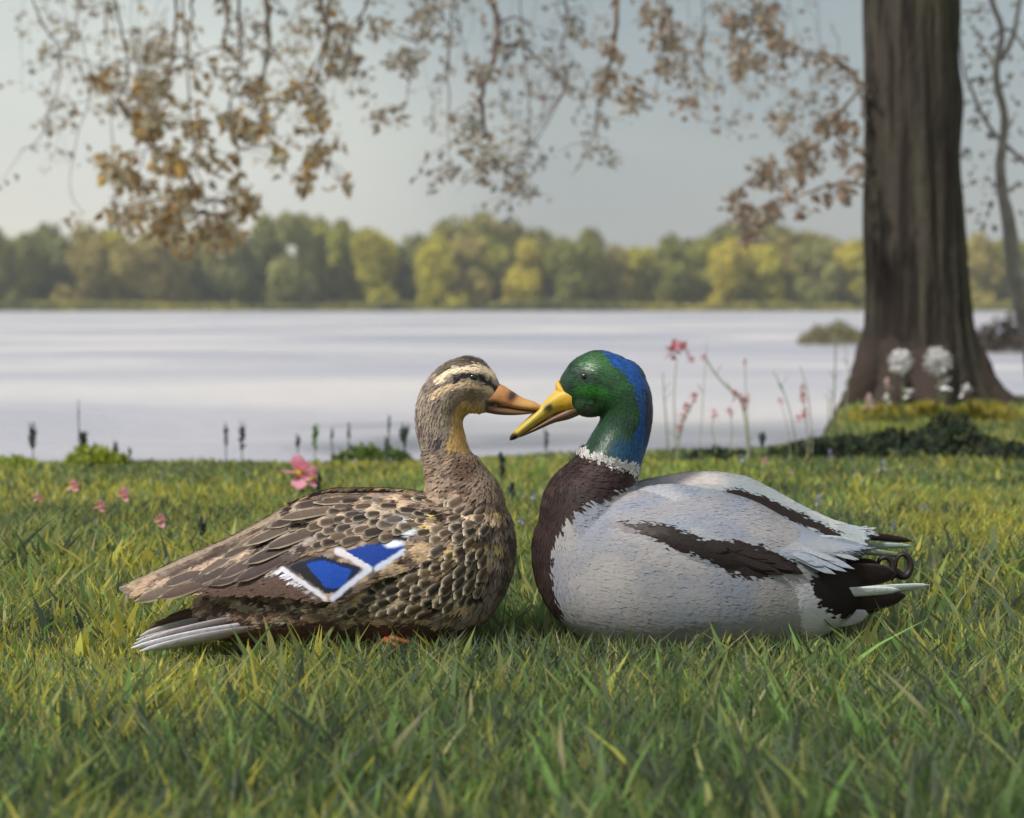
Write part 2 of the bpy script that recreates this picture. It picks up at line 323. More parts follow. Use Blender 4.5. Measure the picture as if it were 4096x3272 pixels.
def spray(pts, r0, pal, nleaf, spread, size, seed, col=(112, 98, 84), Yq=6.3, extra=(), twigs=9):
    """a drooping branch seen along px points, with side twigs and leaves"""
    r = np.random.default_rng(seed); P = smoothpts([(a, b, Yq+r.uniform(-.25, .25)) for a, b in pts], max(10, 6*len(pts)))
    P[:, 0] += (vn(np.arange(len(P))*.9, P[:, 1]*.05, 0, seed)-.5)*5
    pw = [W(*p) for p in P]; rad = [r0*(1-.8*i/len(pw)) for i in range(len(pw))]
    allp = [tube(pw, rad, 6, wob=.5, seed=seed)]; cs = []
    for k in range(twigs):
        i = r.integers(len(P)//6, len(P)); a = P[i]; ang = r.uniform(0, 2*math.pi); ln = spread*r.uniform(.6, 1.4)
        mid = a+np.array([math.cos(ang)*ln*.5, math.sin(ang)*ln*.35+ln*.1, r.uniform(-.1, .1)]); en = a+np.array([math.cos(ang)*ln, math.sin(ang)*ln*.6+ln*.35, r.uniform(-.2, .2)])
        allp.append(tube([W(*a), W(*mid), W(*en)], [rad[i]*.45+.0008, rad[i]*.3+.0006, .0006], 4))
        for q in range(max(2, nleaf//twigs)):
            u = r.uniform(.15, 1.08); pt = a*(1-u)+en*u+np.array([r.normal(0, 3.2), r.normal(0, 3.2), r.normal(0, .05)]); cs.append(tuple(W(*pt)))
    for (ex, ey, er, en_) in extra:                    # denser tufts
        i = int(np.argmin((P[:, 0]-ex)**2+(P[:, 1]-ey)**2))
        for q in range(4):
            tx, ty = ex+r.normal(0, er*.5), ey+r.normal(0, er*.5)
            allp.append(tube([W(*P[i]), W((P[i, 0]+tx)/2+r.normal(0, 3), (P[i, 1]+ty)/2-2, P[i, 2]), W(tx, ty, P[i, 2])], [.0022, .0014, .0007], 4))
        for q in range(en_):
            g = r.normal(0, .5, 2); cs.append(tuple(W(ex+g[0]*er, ey+g[1]*er, P[i, 2]+r.normal(0, .12))))
    V_, F_ = merge(allp); o = mesh('branch', V_, F_, M_twig, tree); o.color = (*s2l(col), 1)
    leaves(o, 'leaves', cs, pal, size, seed+100)
    return o
# limbs above the picture that carry the sprays
def limb(P, r0, r1):
    q = smoothpts(P, 24); V_, F_ = tube([tuple(v) for v in q], np.linspace(r0, r1, 24).tolist(), 10, wob=.25, seed=9)
    Vn = np.array([tuple(v) for v in V_]); mesh('limb', Vn, F_, M_trunk, tree, cols=np.tile(s2l((92, 82, 72)), (len(Vn), 1)))
limb([(TX, 6.5, 2.2), (.7, 6.4, 2.35), (-.3, 6.35, 2.2), (-1.2, 6.3, 2.05), (-2.1, 6.25, 1.85)], .10, .02)
limb([(TX, 6.5, 1.95), (.9, 6.3, 2.0), (.2, 6.2, 1.85), (-.5, 6.3, 1.75)], .07, .015)
limb([(TX, 6.5, 3.0), (.8, 6.2, 3.8), (.2, 5.8, 4.6)], .09, .03)
limb([(TX, 6.5, 2.9), (2.2, 6.7, 3.6), (2.9, 6.9, 4.4)], .09, .03)
limb([(TX, 6.5, 2.6), (2.1, 6.6, 2.5), (2.7, 6.6, 2.1), (3.1, 6.6, 1.7)], .06, .015)
hi = np.random.default_rng(77); cc = []
for (a, b, c_) in ((-.2, 6.2, 3.0), (.6, 6.3, 4.3), (1.4, 6.6, 4.9), (2.4, 6.8, 4.4), (-1.4, 6.2, 2.6), (.3, 5.8, 5.0)):
    g = hi.normal(0, .42, (520, 3)); cc += [tuple(np.array((a, b, c_))+v) for v in g if c_+v[2] > 1.75]
leaves(tree, 'crown', cc, OCH+TAN, .07, 78)
J = lambda *a, **k: spray(*a, **k)
J([(195, -60), (192, 10), (188, 62)], .008, TAN, 40, 26, .035, 1, extra=[(155, 50, 11, 40), (150, 100, 14, 34)])
J([(330, -60), (322, 0), (324, 45), (296, 100)], .008, TAN, 60, 34, .033, 2)
J([(100, -60), (118, 10), (128, 70), (112, 120), (118, 230)], .005, TAN, 70, 34, .03, 3)
J([(20, -60), (40, 20), (62, 60), (40, 135), (18, 150)], .004, GRY, 46, 30, .026, 4)
J([(226, -60), (226, 10), (224, 52)], .012, TAN, 46, 26, .036, 5)
J([(268, -60), (268, 0), (267, 52), (255, 110)], .012, GRY, 60, 30, .036, 6)
J([(176, -40), (172, 60), (150, 110), (146, 150), (132, 190)], .006, OCH, 150, 34, .042, 7, extra=[(146, 118, 15, 120), (172, 160, 12, 90), (108, 165, 9, 30), (131, 176, 10, 44), (148, 90, 17, 60), (100, 80, 13, 40), (196, 128, 12, 50)], twigs=16)
J([(180, -40), (190, 120), (202, 190), (214, 236)], .004, OCH, 110, 34, .036, 31, extra=[(214, 226, 14, 50), (160, 226, 16, 46), (245, 196, 13, 44), (112, 214, 12, 26), (190, 244, 14, 34), (236, 236, 10, 24)], twigs=14)
J([(236, -40), (240, 60), (228, 120), (240, 160), (228, 215)], .006, OCH, 130, 34, .038, 8, extra=[(260, 90, 14, 70), (190, 190, 15, 60), (244, 205, 11, 60), (262, 125, 11, 40), (170, 215, 16, 70), (136, 210, 17, 60), (280, 150, 10, 30)], twigs=16)
J([(330, -40), (328, 30), (318, 70), (312, 112), (316, 155)], .007, OCH, 90, 26, .036, 9, extra=[(318, 112, 9, 46), (314, 154, 9, 50), (345, 183, 8, 22), (302, 180, 14, 34), (296, 90, 12, 36)], twigs=12)
J([(365, -50), (368, 0), (352, 40), (352, 90)], .006, TAN, 70, 28, .034, 10, extra=[(347, 60, 14, 40)])
J([(420, -50), (426, 10), (418, 45), (404, 110)], .005, TAN, 90, 30, .032, 11, extra=[(425, 12, 12, 36), (400, 60, 14, 30), (378, 112, 10, 26), (377, 28, 12, 30)])
J([(492, -60), (495, 10), (496, 50), (482, 95), (484, 130), (496, 165)], .015, TAN, 110, 34, .034, 12, (120, 106, 98), extra=[(480, 68, 12, 40), (498, 158, 7, 20), (470, 150, 13, 26)], twigs=14)
J([(496, 50), (520, 45), (548, 68), (590, 98)], .009, GRY, 60, 22, .03, 13, (128, 116, 104), extra=[(508, 184, 9, 16)])
J([(618, -60), (616, 20), (608, 70), (600, 108)], .011, RUS, 60, 24, .034, 14, (130, 110, 94), extra=[(612, 52, 9, 36), (600, 88, 7, 26)])
J([(560, -60), (566, 20), (556, 60), (540, 120)], .004, GRY, 60, 34, .03, 15, extra=[(575, 30, 12, 34)])
J([(600, 96), (592, 140), (586, 160)], .003, GRY, 30, 26, .028, 16, extra=[(612, 158, 10, 22), (600, 120, 10, 18)])
J([(660, -60), (664, 20), (660, 70), (652, 110)], .004, RUS, 70, 34, .032, 17, extra=[(632, 92, 11, 30), (630, 103, 8, 20), (664, 66, 9, 30), (672, 42, 9, 30), (668, 25, 10, 22), (650, 10, 10, 30)])
J([(866, 120), (850, 72), (812, 55), (770, 58), (745, 64)], .008, RUS, 60, 24, .03, 18, (128, 120, 112), extra=[(735, 45, 10, 24)], Yq=6.45)
J([(745, -60), (752, 10), (746, 40), (738, 80)], .005, RUS, 70, 30, .036, 19, extra=[(742, 62, 9, 36), (784, 44, 11, 40), (766, 15, 13, 40), (772, 28, 9, 30), (730, 18, 9, 24)])
J([(868, 90), (844, 66), (820, 52), (790, 50)], .005, RUS, 44, 22, .03, 20, Yq=6.45)
J([(866, 82), (842, 110), (838, 130), (806, 152), (790, 170), (768, 168)], .006, RUS, 130, 24, .036, 21, (140, 116, 92), Yq=6.4, extra=[(826, 122, 9, 44), (800, 150, 12, 50), (765, 172, 14, 50), (842, 150, 9, 18), (778, 120, 12, 26)], twigs=14)
J([(866, 185), (836, 184), (800, 196), (772, 214), (744, 226)], .005, RUS, 120, 20, .036, 22, (140, 108, 88), Yq=6.4, extra=[(772, 210, 10, 44), (748, 214, 11, 50), (735, 200, 10, 20), (856, 168, 7, 16), (752, 232, 9, 24)], twigs=12)
J([(700, -60), (704, 30), (696, 80), (702, 120)], .003, RUS, 70, 34, .028, 23, extra=[(690, 100, 12, 24)])
J([(530, -60), (520, 10), (530, 120), (515, 180), (524, 196)], .003, GRY, 60, 36, .026, 24, extra=[(526, 190, 8, 18)])
J([(460, -60), (452, 20), (448, 120), (452, 170)], .004, GRY, 100, 36, .028, 25, extra=[(470, 118, 12, 26)], twigs=14)
J([(130, -60), (78, 10), (90, 80), (70, 180), (86, 215)], .003, TAN, 60, 40, .03, 26)
rr2 = np.random.default_rng(404)
for k in range(46):
    x0 = rr2.uniform(0, 860); dep = np.interp(x0, [0, 120, 260, 400, 560, 700, 860], [110, 170, 150, 120, 150, 120, 150])*rr2.uniform(.45, 1.15); y0 = rr2.uniform(-60, dep*.5)
    P_ = [(x0, y0-30), (x0+rr2.normal(0, 6), y0), (x0+rr2.normal(0, 9), (y0+dep)/2), (x0+rr2.normal(0, 14), dep)]
    J(P_, .0022, [TAN, GRY, RUS][k % 3] if x0 > 330 else [OCH, TAN][k % 2], 46, 20, .026, 500+k, (150, 142, 130), Yq=7.3, twigs=9)
# slender grey tree at the right edge
t2 = empty('slender_tree', (2.05, 7.0, -.02)); tag(t2, 'thin crooked pale grey tree at the right edge behind the big trunk', 'tree')
M_grey = mat('smooth_grey_bark', base=tuple(s2l((158, 152, 148))), rough=.9, noise=.3, nscale=14)
pp = smoothpts([(1046, 440), (1030, 330), (1014, 270), (1009, 225), (1000, 170), (1005, 120), (996, 75), (1002, 30), (990, -10), (985, -120), (1000, -260)], 50)
V_, F_ = tube([W(a, b, 7.0) for a, b in pp], np.interp(np.arange(50), [0, 12, 20, 30, 49], [.05, .03, .019, .013, .008]).tolist(), 10, wob=.3); mesh('trunk', V_, F_, M_grey, t2)
for P, a, b in (([(1008, 150), (985, 120), (972, 90), (962, 60), (950, -60)], .009, .004), ([(1001, 60), (1012, 40), (1018, 10), (1030, -60)], .012, .006), ([(1006, 145), (1030, 165), (1060, 170)], .009, .006), ([(990, 40), (1010, 30), (1040, 70)], .008, .004)):
    q = smoothpts(P, 16); V_, F_ = tube([W(u, v, 7.0) for u, v in q], np.linspace(a, b, 16).tolist(), 8, wob=.3); mesh('branch', V_, F_, M_grey, t2)
r = np.random.default_rng(5); cs = [tuple(W(r.choice([975, 985, 1012, 1018, 990, 970])+r.normal(0, 9), r.uniform(0, 225), 7.0+r.normal(0, .15))) for _ in range(170)]
leaves(t2, 'leaves', cs, TAN+GRY, .032, 9)

# ------------------------------------------------------------------ painting helpers for plumage
def proj(V):
    """picture row/column of a bird's near flank; the far flank mirrors it, so both sides wear the same plumage"""
    x, y, z = V[:, 0], V[:, 1], V[:, 2]; yy = np.where(y > D, 2*D-y, y)
    return 512+F*x/yy, HY+F*(CH-z)/yy
class Paint:
    def __init__(s, px, py, wob=2.2, seed=0):
        s.ox, s.oy = px, py
        s.x = px+(fbm(px*.22, py*.22, 0, seed)-.5)*wob*2.4; s.y = py+(fbm(px*.22, py*.22, 0, seed+9)-.5)*wob*2.4
        s.c = np.zeros((len(px), 3))
    def fill(s, c): s.c[:] = s2l(c)
    def poly(s, P, c, a=1.0):
        m = inpoly(s.x, s.y, P); s.c[m] = s.c[m]*(1-a)+s2l(c)*a
    def spot(s, cx, cy, rx, ry, c, ang=0, a=1.0, soft=.35):
        ca, sa = math.cos(ang), math.sin(ang); dx, dy = s.x-cx, s.y-cy
        q = np.sqrt(((dx*ca+dy*sa)/rx)**2+((-dx*sa+dy*ca)/ry)**2); k = (np.clip((1+soft-q)/(2*soft), 0, 1)*a)[:, None]; s.c = s.c*(1-k)+s2l(c)*k
    def line(s, P, wd, c, a=1.0):
        d = np.full(s.x.shape, 1e9)
        for (x1, y1), (x2, y2) in zip(P[:-1], P[1:]):
            l2 = (x2-x1)**2+(y2-y1)**2; t = np.clip(((s.x-x1)*(x2-x1)+(s.y-y1)*(y2-y1))/l2, 0, 1); d = np.minimum(d, np.hypot(s.x-x1-t*(x2-x1), s.y-y1-t*(y2-y1)))
        k = (np.clip((wd*.5+1-d)/2, 0, 1)*a)[:, None]; s.c = s.c*(1-k)+s2l(c)*k
    def dashes(s, region, n, cols, rx, ry, ang, seed, a=.9):
        r = np.random.default_rng(seed); xs_ = [q[0] for q in region]; ys_ = [q[1] for q in region]; k = 0
        while k < n:
            a_, b_ = r.uniform(min(xs_), max(xs_)), r.uniform(min(ys_), max(ys_))
            if inpoly(np.array([a_]), np.array([b_]), region)[0]:
                s.spot(a_, b_, rx*r.uniform(.5, 1.3), ry*r.uniform(.6, 1.3), cols[r.integers(len(cols))], ang+r.normal(0, .35), a*r.uniform(.6, 1), .4); k += 1
    def mottle(s, region, cs, fx, fy, th, a=1.0, ang=0, seed=1):
        m = inpoly(s.x, s.y, region) if region else np.ones(s.x.shape, bool); ca, sa = math.cos(ang), math.sin(ang)
        u = (s.x*ca+s.y*sa)/fx; v = (-s.x*sa+s.y*ca)/fy
        for i, c in enumerate(cs):
            n = vn(u, v, i*7.3, seed+i*3); k = (np.clip((n-th)*8, 0, 1)*a*m)[:, None]; s.c = s.c*(1-k)+s2l(c)*k
def finish(me, name, voxel, it=6, extra_parent=None):
    """voxel union + smoothing of loose closed shells into one continuous skin"""
    o = bpy.data.objects.new(name, me); C.objects.link(o)
    a = o.modifiers.new('r', 'REMESH'); a.mode = 'VOXEL'; a.voxel_size = voxel; a.use_smooth_shade = True
    b = o.modifiers.new('s', 'SMOOTH'); b.factor = .5; b.iterations = it
    dg = bpy.context.evaluated_depsgraph_get(); ev = o.evaluated_get(dg); m2 = bpy.data.meshes.new_from_object(ev)
    n = len(m2.vertices); V = np.empty(n*3); m2.vertices.foreach_get('co', V); Fc = [tuple(p.vertices) for p in m2.polygons]
    bpy.data.objects.remove(o); return V.reshape(-1, 3), Fc
S = D/F                                                # metres per px in the ducks' plane
def bodyloft(rows, n=64, m=120, e1=2.3):
    R = smoothpts(rows, m); V = []; Fc = []
    for x, top, bot, hw in R:
        c = W(x, (top+bot)/2); a = max(.5, (bot-top)/2)*S; b = max(.5, hw)*S
        for k in range(n):
            q = 2*math.pi*k/n; cq, sq = math.cos(q), math.sin(q)
            V.append((c.x, D+b*math.copysign(abs(cq)**(2/e1), cq), c.z+a*math.copysign(abs(sq)**(2/e1), sq)))
    for i in range(m-1):
        for k in range(n): Fc.append((i*n+k, i*n+(k+1) % n, (i+1)*n+(k+1) % n, (i+1)*n+k))
    Fc.append(tuple(range(n))); Fc.append(tuple((m-1)*n+k for k in range(n))[::-1]); return V, Fc
def chain(rows, m=60, n=32):
    R = smoothpts(rows, m); return tube([W(r_[0], r_[1]) for r_ in R], [(max(.3, r_[2])*S, max(.3, r_[3])*S) for r_ in R], n)
def ball(px, py, rx, rz, ry, dy=0):
    bm = bmesh.new(); bmesh.ops.create_uvsphere(bm, u_segments=32, v_segments=20, radius=1)
    c = W(px, py); V = [(c.x+v.co.x*rx*S, D+dy+v.co.y*ry*S, c.z+v.co.z*rz*S) for v in bm.verts]; Fc = [tuple(q.index for q in f.verts) for f in bm.faces]; bm.free(); return V, Fc
def tomesh(parts):
    V, Fc = merge(parts); me = bpy.data.meshes.new('tmp'); me.from_pydata(V, [], Fc); return me
M_plume = mat('plumage', rough=.75, attr='Col', noise=.12, nscale=260, bump=.5, bscale=230, bdist=.0012, spec=.2, sheen=.15)
M_feather = mat('feather', rough=.7, objcol=True, noise=.15, nscale=200, spec=.2, rim=tuple(s2l((214, 198, 174))), bump=.2, bscale=300)
M_gloss = mat('glossy_head_plumage', rough=.42, attr='Col', noise=.15, nscale=220, bump=.5, bscale=240, bdist=.001, spec=.5)
M_eye = mat('eye', base=(.012, .009, .008), rough=.12, spec=.8)
def feather_mesh(l, wd, curve, point, rimw, n=9, k=7, thick=0):
    V = []; rim = []; Fc = []
    for i in range(n):
        u = i/(n-1); half = wd*.5*(math.sin(math.pi*min(1, u*.55+.18)) ** .8)*(1 if u < .7 else max(.02, 1-((u-.7)/.3)**(2.2-point)))
        for j in range(k):
            v = j/(k-1)*2-1
            V.append((u*l, v*half, -curve*.5*wd*v*v+.04*wd*math.sin(u*3.1)+.02*wd*(1-abs(v))))
            rim.append(max(0, min(1, max((abs(v)-(1-rimw))/rimw*(.35+.65*u), (u-(1-rimw*.6))/(rimw*.6)))))
    for i in range(n-1):
        for j in range(k-1): a = i*k+j; Fc.append((a, a+1, a+k+1, a+k))
    me = bpy.data.meshes.new('feather'); me.from_pydata(V, [], Fc); me.polygons.foreach_set('use_smooth', [True]*len(Fc))
    a = me.attributes.new('rim', 'FLOAT', 'POINT'); a.data.foreach_set('value', rim); me.materials.append(M_feather); return me
f_small = [feather_mesh(17*S, 11*S, .25, .2, .42), feather_mesh(15*S, 12*S, .25, .0, .5), feather_mesh(20*S, 11*S, .22, .4, .35)]
f_scale = [feather_mesh(15*S, 11*S, .2, .0, .48), feather_mesh(13*S, 11*S, .2, .1, .55), feather_mesh(17*S, 10*S, .2, .3, .42)]
f_long = [feather_mesh(46*S, 13*S, .18, .6, .22), feather_mesh(60*S, 13*S, .15, .8, .2), feather_mesh(38*S, 14*S, .2, .3, .25)]
def put_feather(bvh, px, py, dirpx, parent, me, col, rim, lift=.10, name='feather', off=.0006, roll=0):
    p0 = Vector((0, 0, CH)); d = (W(px, py, 1.0)-p0).normalized(); loc, nor, *_ = bvh.ray_cast(p0, d)
    if loc is None: return None
    if nor.dot(d) > 0: nor = -nor
    q = W(px+dirpx[0], py+dirpx[1], loc.y); t = (q-W(px, py, loc.y)); t -= nor*t.dot(nor)
    if t.length < 1e-6: return None
    t.normalize(); nn = (nor-t*lift).normalized(); t2 = (t+nor*lift).normalized(); s = nn.cross(t2).normalized()
    o = bpy.data.objects.new(name, me); C.objects.link(o); o.parent = parent
    base = wloc(parent); m = Matrix((t2, s, nn)).transposed().to_4x4(); m.translation = loc+nor*off-base
    o.matrix_local = m; o.color = (*np.clip(col, 0, 1), rim); return o
def wing_mesh(rows, side, thick=7, m=150, n=44, crest=.3, exp=.7, sink=0):
    """rows: px x, top row, bottom row, outer depth (px). Curved closed shell."""
    R = smoothpts(rows, m); V = []; Fc = []; k2 = 2*n
    for x, top, bot, off in R:
        ring = []
        for layer in (0, 1):
            for j in (range(n) if layer == 0 else range(n-1, -1, -1)):
                u = j/(n-1); dep = off*(crest+(1-crest)*math.sin(u*math.pi/2)**exp)-layer*thick*math.sin(math.pi*min(1, max(.0, u)))**.6
                dep -= sink*u**5; y = D-side*dep*S; py = top+(bot-top)*(1-math.cos(u*math.pi/2)**1.0 if False else u)+layer*thick*.3*(.5-u)
                ring.append(tuple(W(x, py, y)))
        V += ring
    for i in range(m-1):
        for k in range(k2): Fc.append((i*k2+k, i*k2+(k+1) % k2, (i+1)*k2+(k+1) % k2, (i+1)*k2+k))
    Fc.append(tuple(range(k2))); Fc.append(tuple((m-1)*k2+k for k in range(k2))[::-1]); return np.array(V), Fc
def plume(A, B, w0, parent, col, dA=0, dB=0, mid=.5, name='tail_feather', bend=0, thick=2.0, tip=None, face=0.0):
    """a long vane from A to B (px), depth offsets in px; lens-shaped and slightly domed"""
    A3, B3 = W(A[0], A[1], D-dA*S), W(B[0], B[1], D-dB*S); n = 14; k = 8; V = []; Fc = []; ax = (B3-A3).normalized()
    upv = Vector((0, -math.sin(face), math.cos(face))); upv = (upv-ax*upv.dot(ax)).normalized(); sd_ = ax.cross(upv)
    for i in range(n):
        u = i/(n-1); hw = w0*.5*S*(math.sin(math.pi*min(1, .14+u*.72))**.75)*(1 if u < .88 else max(.15, 1-((u-.88)/.12)**2*.85)); c = A3.lerp(B3, u)+upv*bend*S*math.sin(math.pi*u)
        for j in range(k):
            q = 2*math.pi*j/k; V.append(c+upv*math.cos(q)*hw+sd_*math.sin(q)*thick*.5*S)
    for i in range(n-1):
        for j in range(k): Fc.append((i*k+j, i*k+(j+1) % k, (i+1)*k+(j+1) % k, (i+1)*k+j))
    Fc.append(tuple(range(k))[::-1]); Fc.append(tuple((n-1)*k+j for j in range(k)))
    u = np.repeat(np.arange(n)/(n-1), k)[:, None]; cA = s2l(col); cB = s2l(tip) if tip else cA
    cols = cA*(1-u)+cB*u; cols = cols*(.85+.3*hash3(np.arange(n*k)*1.0, 3.0, 0, 2)[:, None])
    return mesh(name, [tuple(v) for v in V], Fc, M_plume, parent, cols=cols)

M_down = mat('down_vane', rough=.65, attr='Col', spec=.25, trans=.15)
M_downg = mat('glossy_vane', rough=.38, attr='Col', spec=.6)
def down(parent, V, Fc, paintf, n, ln, wd, dirf, seed, gain=1.0, mt=None, keep=None, var=.18, lift=.10, jit=1.6, off=.0008):
    """the fine vanes of the plumage: thousands of small blades lying along the coat"""
    r = np.random.default_rng(seed); V = np.asarray(V); T = np.array([(f[0], f[i], f[i+1]) for f in Fc for i in range(1, len(f)-1)])
    A, B, Cc = V[T[:, 0]], V[T[:, 1]], V[T[:, 2]]; N_ = np.cross(B-A, Cc-A); ar = np.linalg.norm(N_, axis=1); N_ /= ar[:, None]+1e-12; cm = V.mean(0); N_ *= np.sign((np.cross(A-cm, B-cm)*(Cc-cm)).sum())
    k = r.choice(len(T), n, p=ar/ar.sum()); u, v = r.random(n), r.random(n); m = u+v > 1; u[m], v[m] = 1-u[m], 1-v[m]
    P0 = A[k]+(B-A)[k]*u[:, None]+(Cc-A)[k]*v[:, None]; nn = N_[k]; cen = V.mean(0)
    px, py = proj(P0)
    if keep is not None:
        q = keep(px, py); P0, nn, px, py = P0[q], nn[q], px[q], py[q]; n = len(px)
    dx, dy = dirf(px, py); t = np.stack([dx, r.normal(0, .12, n), -dy], 1); t[:, 0] += r.normal(0, .12, n); t[:, 2] += r.normal(0, .12, n)
    t -= nn*(t*nn).sum(1)[:, None]; t /= np.linalg.norm(t, axis=1)[:, None]+1e-9; sd = np.cross(nn, t); l = (ln*S*r.uniform(.6, 1.3, n))[:, None]; w_ = (wd*S*r.uniform(.6, 1.3, n))[:, None]*.5
    b0 = P0+nn*off; up = nn*l
    Q = np.stack([b0-sd*w_*.5, b0+sd*w_*.5, b0+t*l*.6+sd*w_+up*lift*.7, b0+t*l+up*lift, b0+t*l*.6-sd*w_+up*lift*.7], 1).reshape(-1, 3)
    c = paintf(px+r.normal(0, jit, n), py+r.normal(0, jit, n))*gain*r.uniform(1-var, 1+var, (n, 1)); c = np.repeat(c, 5, 0)
    o = mesh('plumage', Q, np.arange(n*5).reshape(-1, 5), mt or M_down, parent, smooth=False, cols=c); o['kind'] = 'stuff'; return o

# ------------------------------------------------------------------ hen
hen = empty('duck', tuple(W(380, 640)*1)); hen.location = (hen.location.x, D, 0)
tag(hen, 'brown speckled female duck with orange bill and blue wing patch, sitting in the grass', 'duck')
hb = tomesh([bodyloft([(196, 600, 630, 14), (212, 592, 636, 26), (240, 576, 640, 44), (275, 543, 642, 60), (310, 516, 645, 72), (350, 500, 648, 80), (390, 495, 648, 84), (425, 494, 645, 84), (455, 493, 638, 78), (482, 492, 622, 62), (500, 502, 600, 42), (511, 520, 575, 20), (515, 540, 556, 6)]),
             chain([(452, 545, 52, 60), (461, 505, 44, 50), (456, 480, 32, 36), (448, 460, 24.5, 26), (443, 442, 23, 24), (439, 425, 23.5, 23.5), (441, 408, 25, 24), (450, 394, 27, 25), (462, 386, 28, 25), (472, 385, 26, 23), (482, 390, 21, 18), (492, 397, 15, 12), (500, 401, 10, 9)]),
             ball(468, 382, 26, 26, 23), ball(478, 400, 17, 13, 15)])
V, Fc = finish(hb, 'hen', .0021, 7)
def paint_hen(px, py):
    P = Paint(px, py, 2.4, 3); P.fill((134, 118, 102))
    P.mottle(None, [(166, 142, 116), (98, 82, 70), (150, 140, 132)], 9, 6, .62, .8, .3, 2)
    P.poly([(160, 590), (330, 590), (350, 660), (160, 660)], (116, 94, 80)); P.mottle([(160, 585), (350, 590), (350, 625), (150, 640)], [(150, 124, 104), (66, 52, 46), (176, 160, 146)], 8, 6, .66, .9, .5, 5)
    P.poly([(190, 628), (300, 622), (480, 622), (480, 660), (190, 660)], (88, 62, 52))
    # breast and flank: buff with dark crescents
    P.poly([(415, 520), (440, 500), (500, 480), (516, 540), (505, 590), (470, 625), (350, 625), (352, 590), (378, 570), (408, 545)], (164, 140, 114))
    P.mottle([(350, 500), (520, 480), (516, 600), (470, 628), (350, 625)], [(72, 56, 46), (190, 160, 124), (60, 48, 42)], 10, 6.5, .6, .95, -.4, 11)
    P.poly([(468, 560), (500, 515), (516, 500), (516, 560), (500, 610), (455, 626), (430, 624)], (134, 122, 116), .75)
    P.mottle([(465, 480), (516, 495), (516, 600), (455, 626)], [(104, 92, 86), (158, 142, 132)], 5, 8, .6, .5, .1, 31)
    P.spot(385, 606, 16, 3.2, (214, 202, 190), .12); P.spot(372, 594, 12, 3.2, (208, 196, 184), .3); P.spot(358, 600, 6, 15, (64, 44, 38))
    P.poly([(300, 600), (352, 590), (360, 500), (410, 494), (440, 500), (420, 600), (350, 628)], (150, 132, 114), .5); fl = [(352, 590), (378, 570), (408, 545), (420, 508), (446, 494), (492, 500), (498, 545), (486, 592), (452, 618), (356, 618)]
    P.dashes(fl, 80, [(204, 172, 132), (214, 188, 154), (180, 162, 144), (206, 180, 112)], 8, 5.5, .3, 61, 1.0); P.dashes(fl, 104, [(32, 24, 22), (24, 19, 18), (46, 35, 30)], 8.5, 3.3, .25, 62, 1.0)
    P.dashes([(430, 462), (470, 460), (508, 496), (514, 540), (500, 590), (440, 515)], 100, [(66, 52, 46), (84, 70, 66), (178, 156, 134), (162, 146, 136)], 3.2, 5, .1, 63, .9)
    P.dashes([(195, 598), (350, 604), (355, 624), (180, 630)], 70, [(46, 36, 32), (60, 54, 58), (186, 168, 152), (160, 124, 106)], 7, 3.2, -.3, 64, 1.0)
    # neck
    P.poly([(425, 450), (466, 445), (500, 485), (505, 510), (425, 510)], (138, 120, 104)); P.mottle([(422, 462), (470, 455), (512, 490), (500, 520), (425, 505)], [(160, 136, 112), (84, 66, 56)], 6, 6, .58, .85, 0, 14)
    P.spot(464, 470, 12, 12, (98, 78, 64))
    P.poly([(410, 350), (500, 350), (500, 420), (470, 425), (468, 452), (424, 452), (410, 430)], (152, 138, 122))
    P.mottle([(410, 380), (440, 380), (446, 462), (420, 462)], [(122, 108, 104), (110, 92, 96), (168, 152, 134)], 4, 7, .6, .8, 0, 17)
    P.poly([(452, 400), (478, 398), (484, 415), (470, 420), (467, 452), (446, 452), (450, 430)], (196, 164, 110)); P.spot(470, 414, 12, 8, (190, 162, 92), 0, .9); P.spot(461, 436, 6, 14, (206, 168, 108), 0, .9); P.spot(438, 444, 3, 6, (74, 66, 72))
    P.line([(448, 410), (456, 396), (474, 393)], 10, (112, 100, 86), .8)
    # head stripes
    P.poly([(436, 372), (452, 358), (470, 350), (492, 360), (494, 374), (476, 366), (455, 369), (440, 380)], (104, 92, 78)); P.spot(476, 360, 13, 5, (72, 60, 52), .35)
    P.line([(440, 379), (452, 371), (470, 368), (484, 369), (494, 377)], 6.0, (222, 204, 176)); P.line([(446, 384), (456, 379), (470, 376)], 5, (110, 98, 88), .8)
    P.line([(456, 379), (468, 375), (482, 379), (497, 389)], 6.2, (48, 44, 44)); P.line([(432, 396), (444, 388), (460, 384), (478, 386), (492, 391)], 5.2, (208, 182, 148))
    P.spot(476, 398, 12, 6, (136, 118, 100), .2, .8)
    P.spot(491, 404, 6, 4.5, (70, 60, 56), .4)
    return P.c
px, py = proj(V); body = mesh('body', V, Fc, M_plume, hen, cols=paint_hen(px, py)*1.12)
bv_body = BVHTree.FromPolygons([Vector(v) for v in V], Fc)
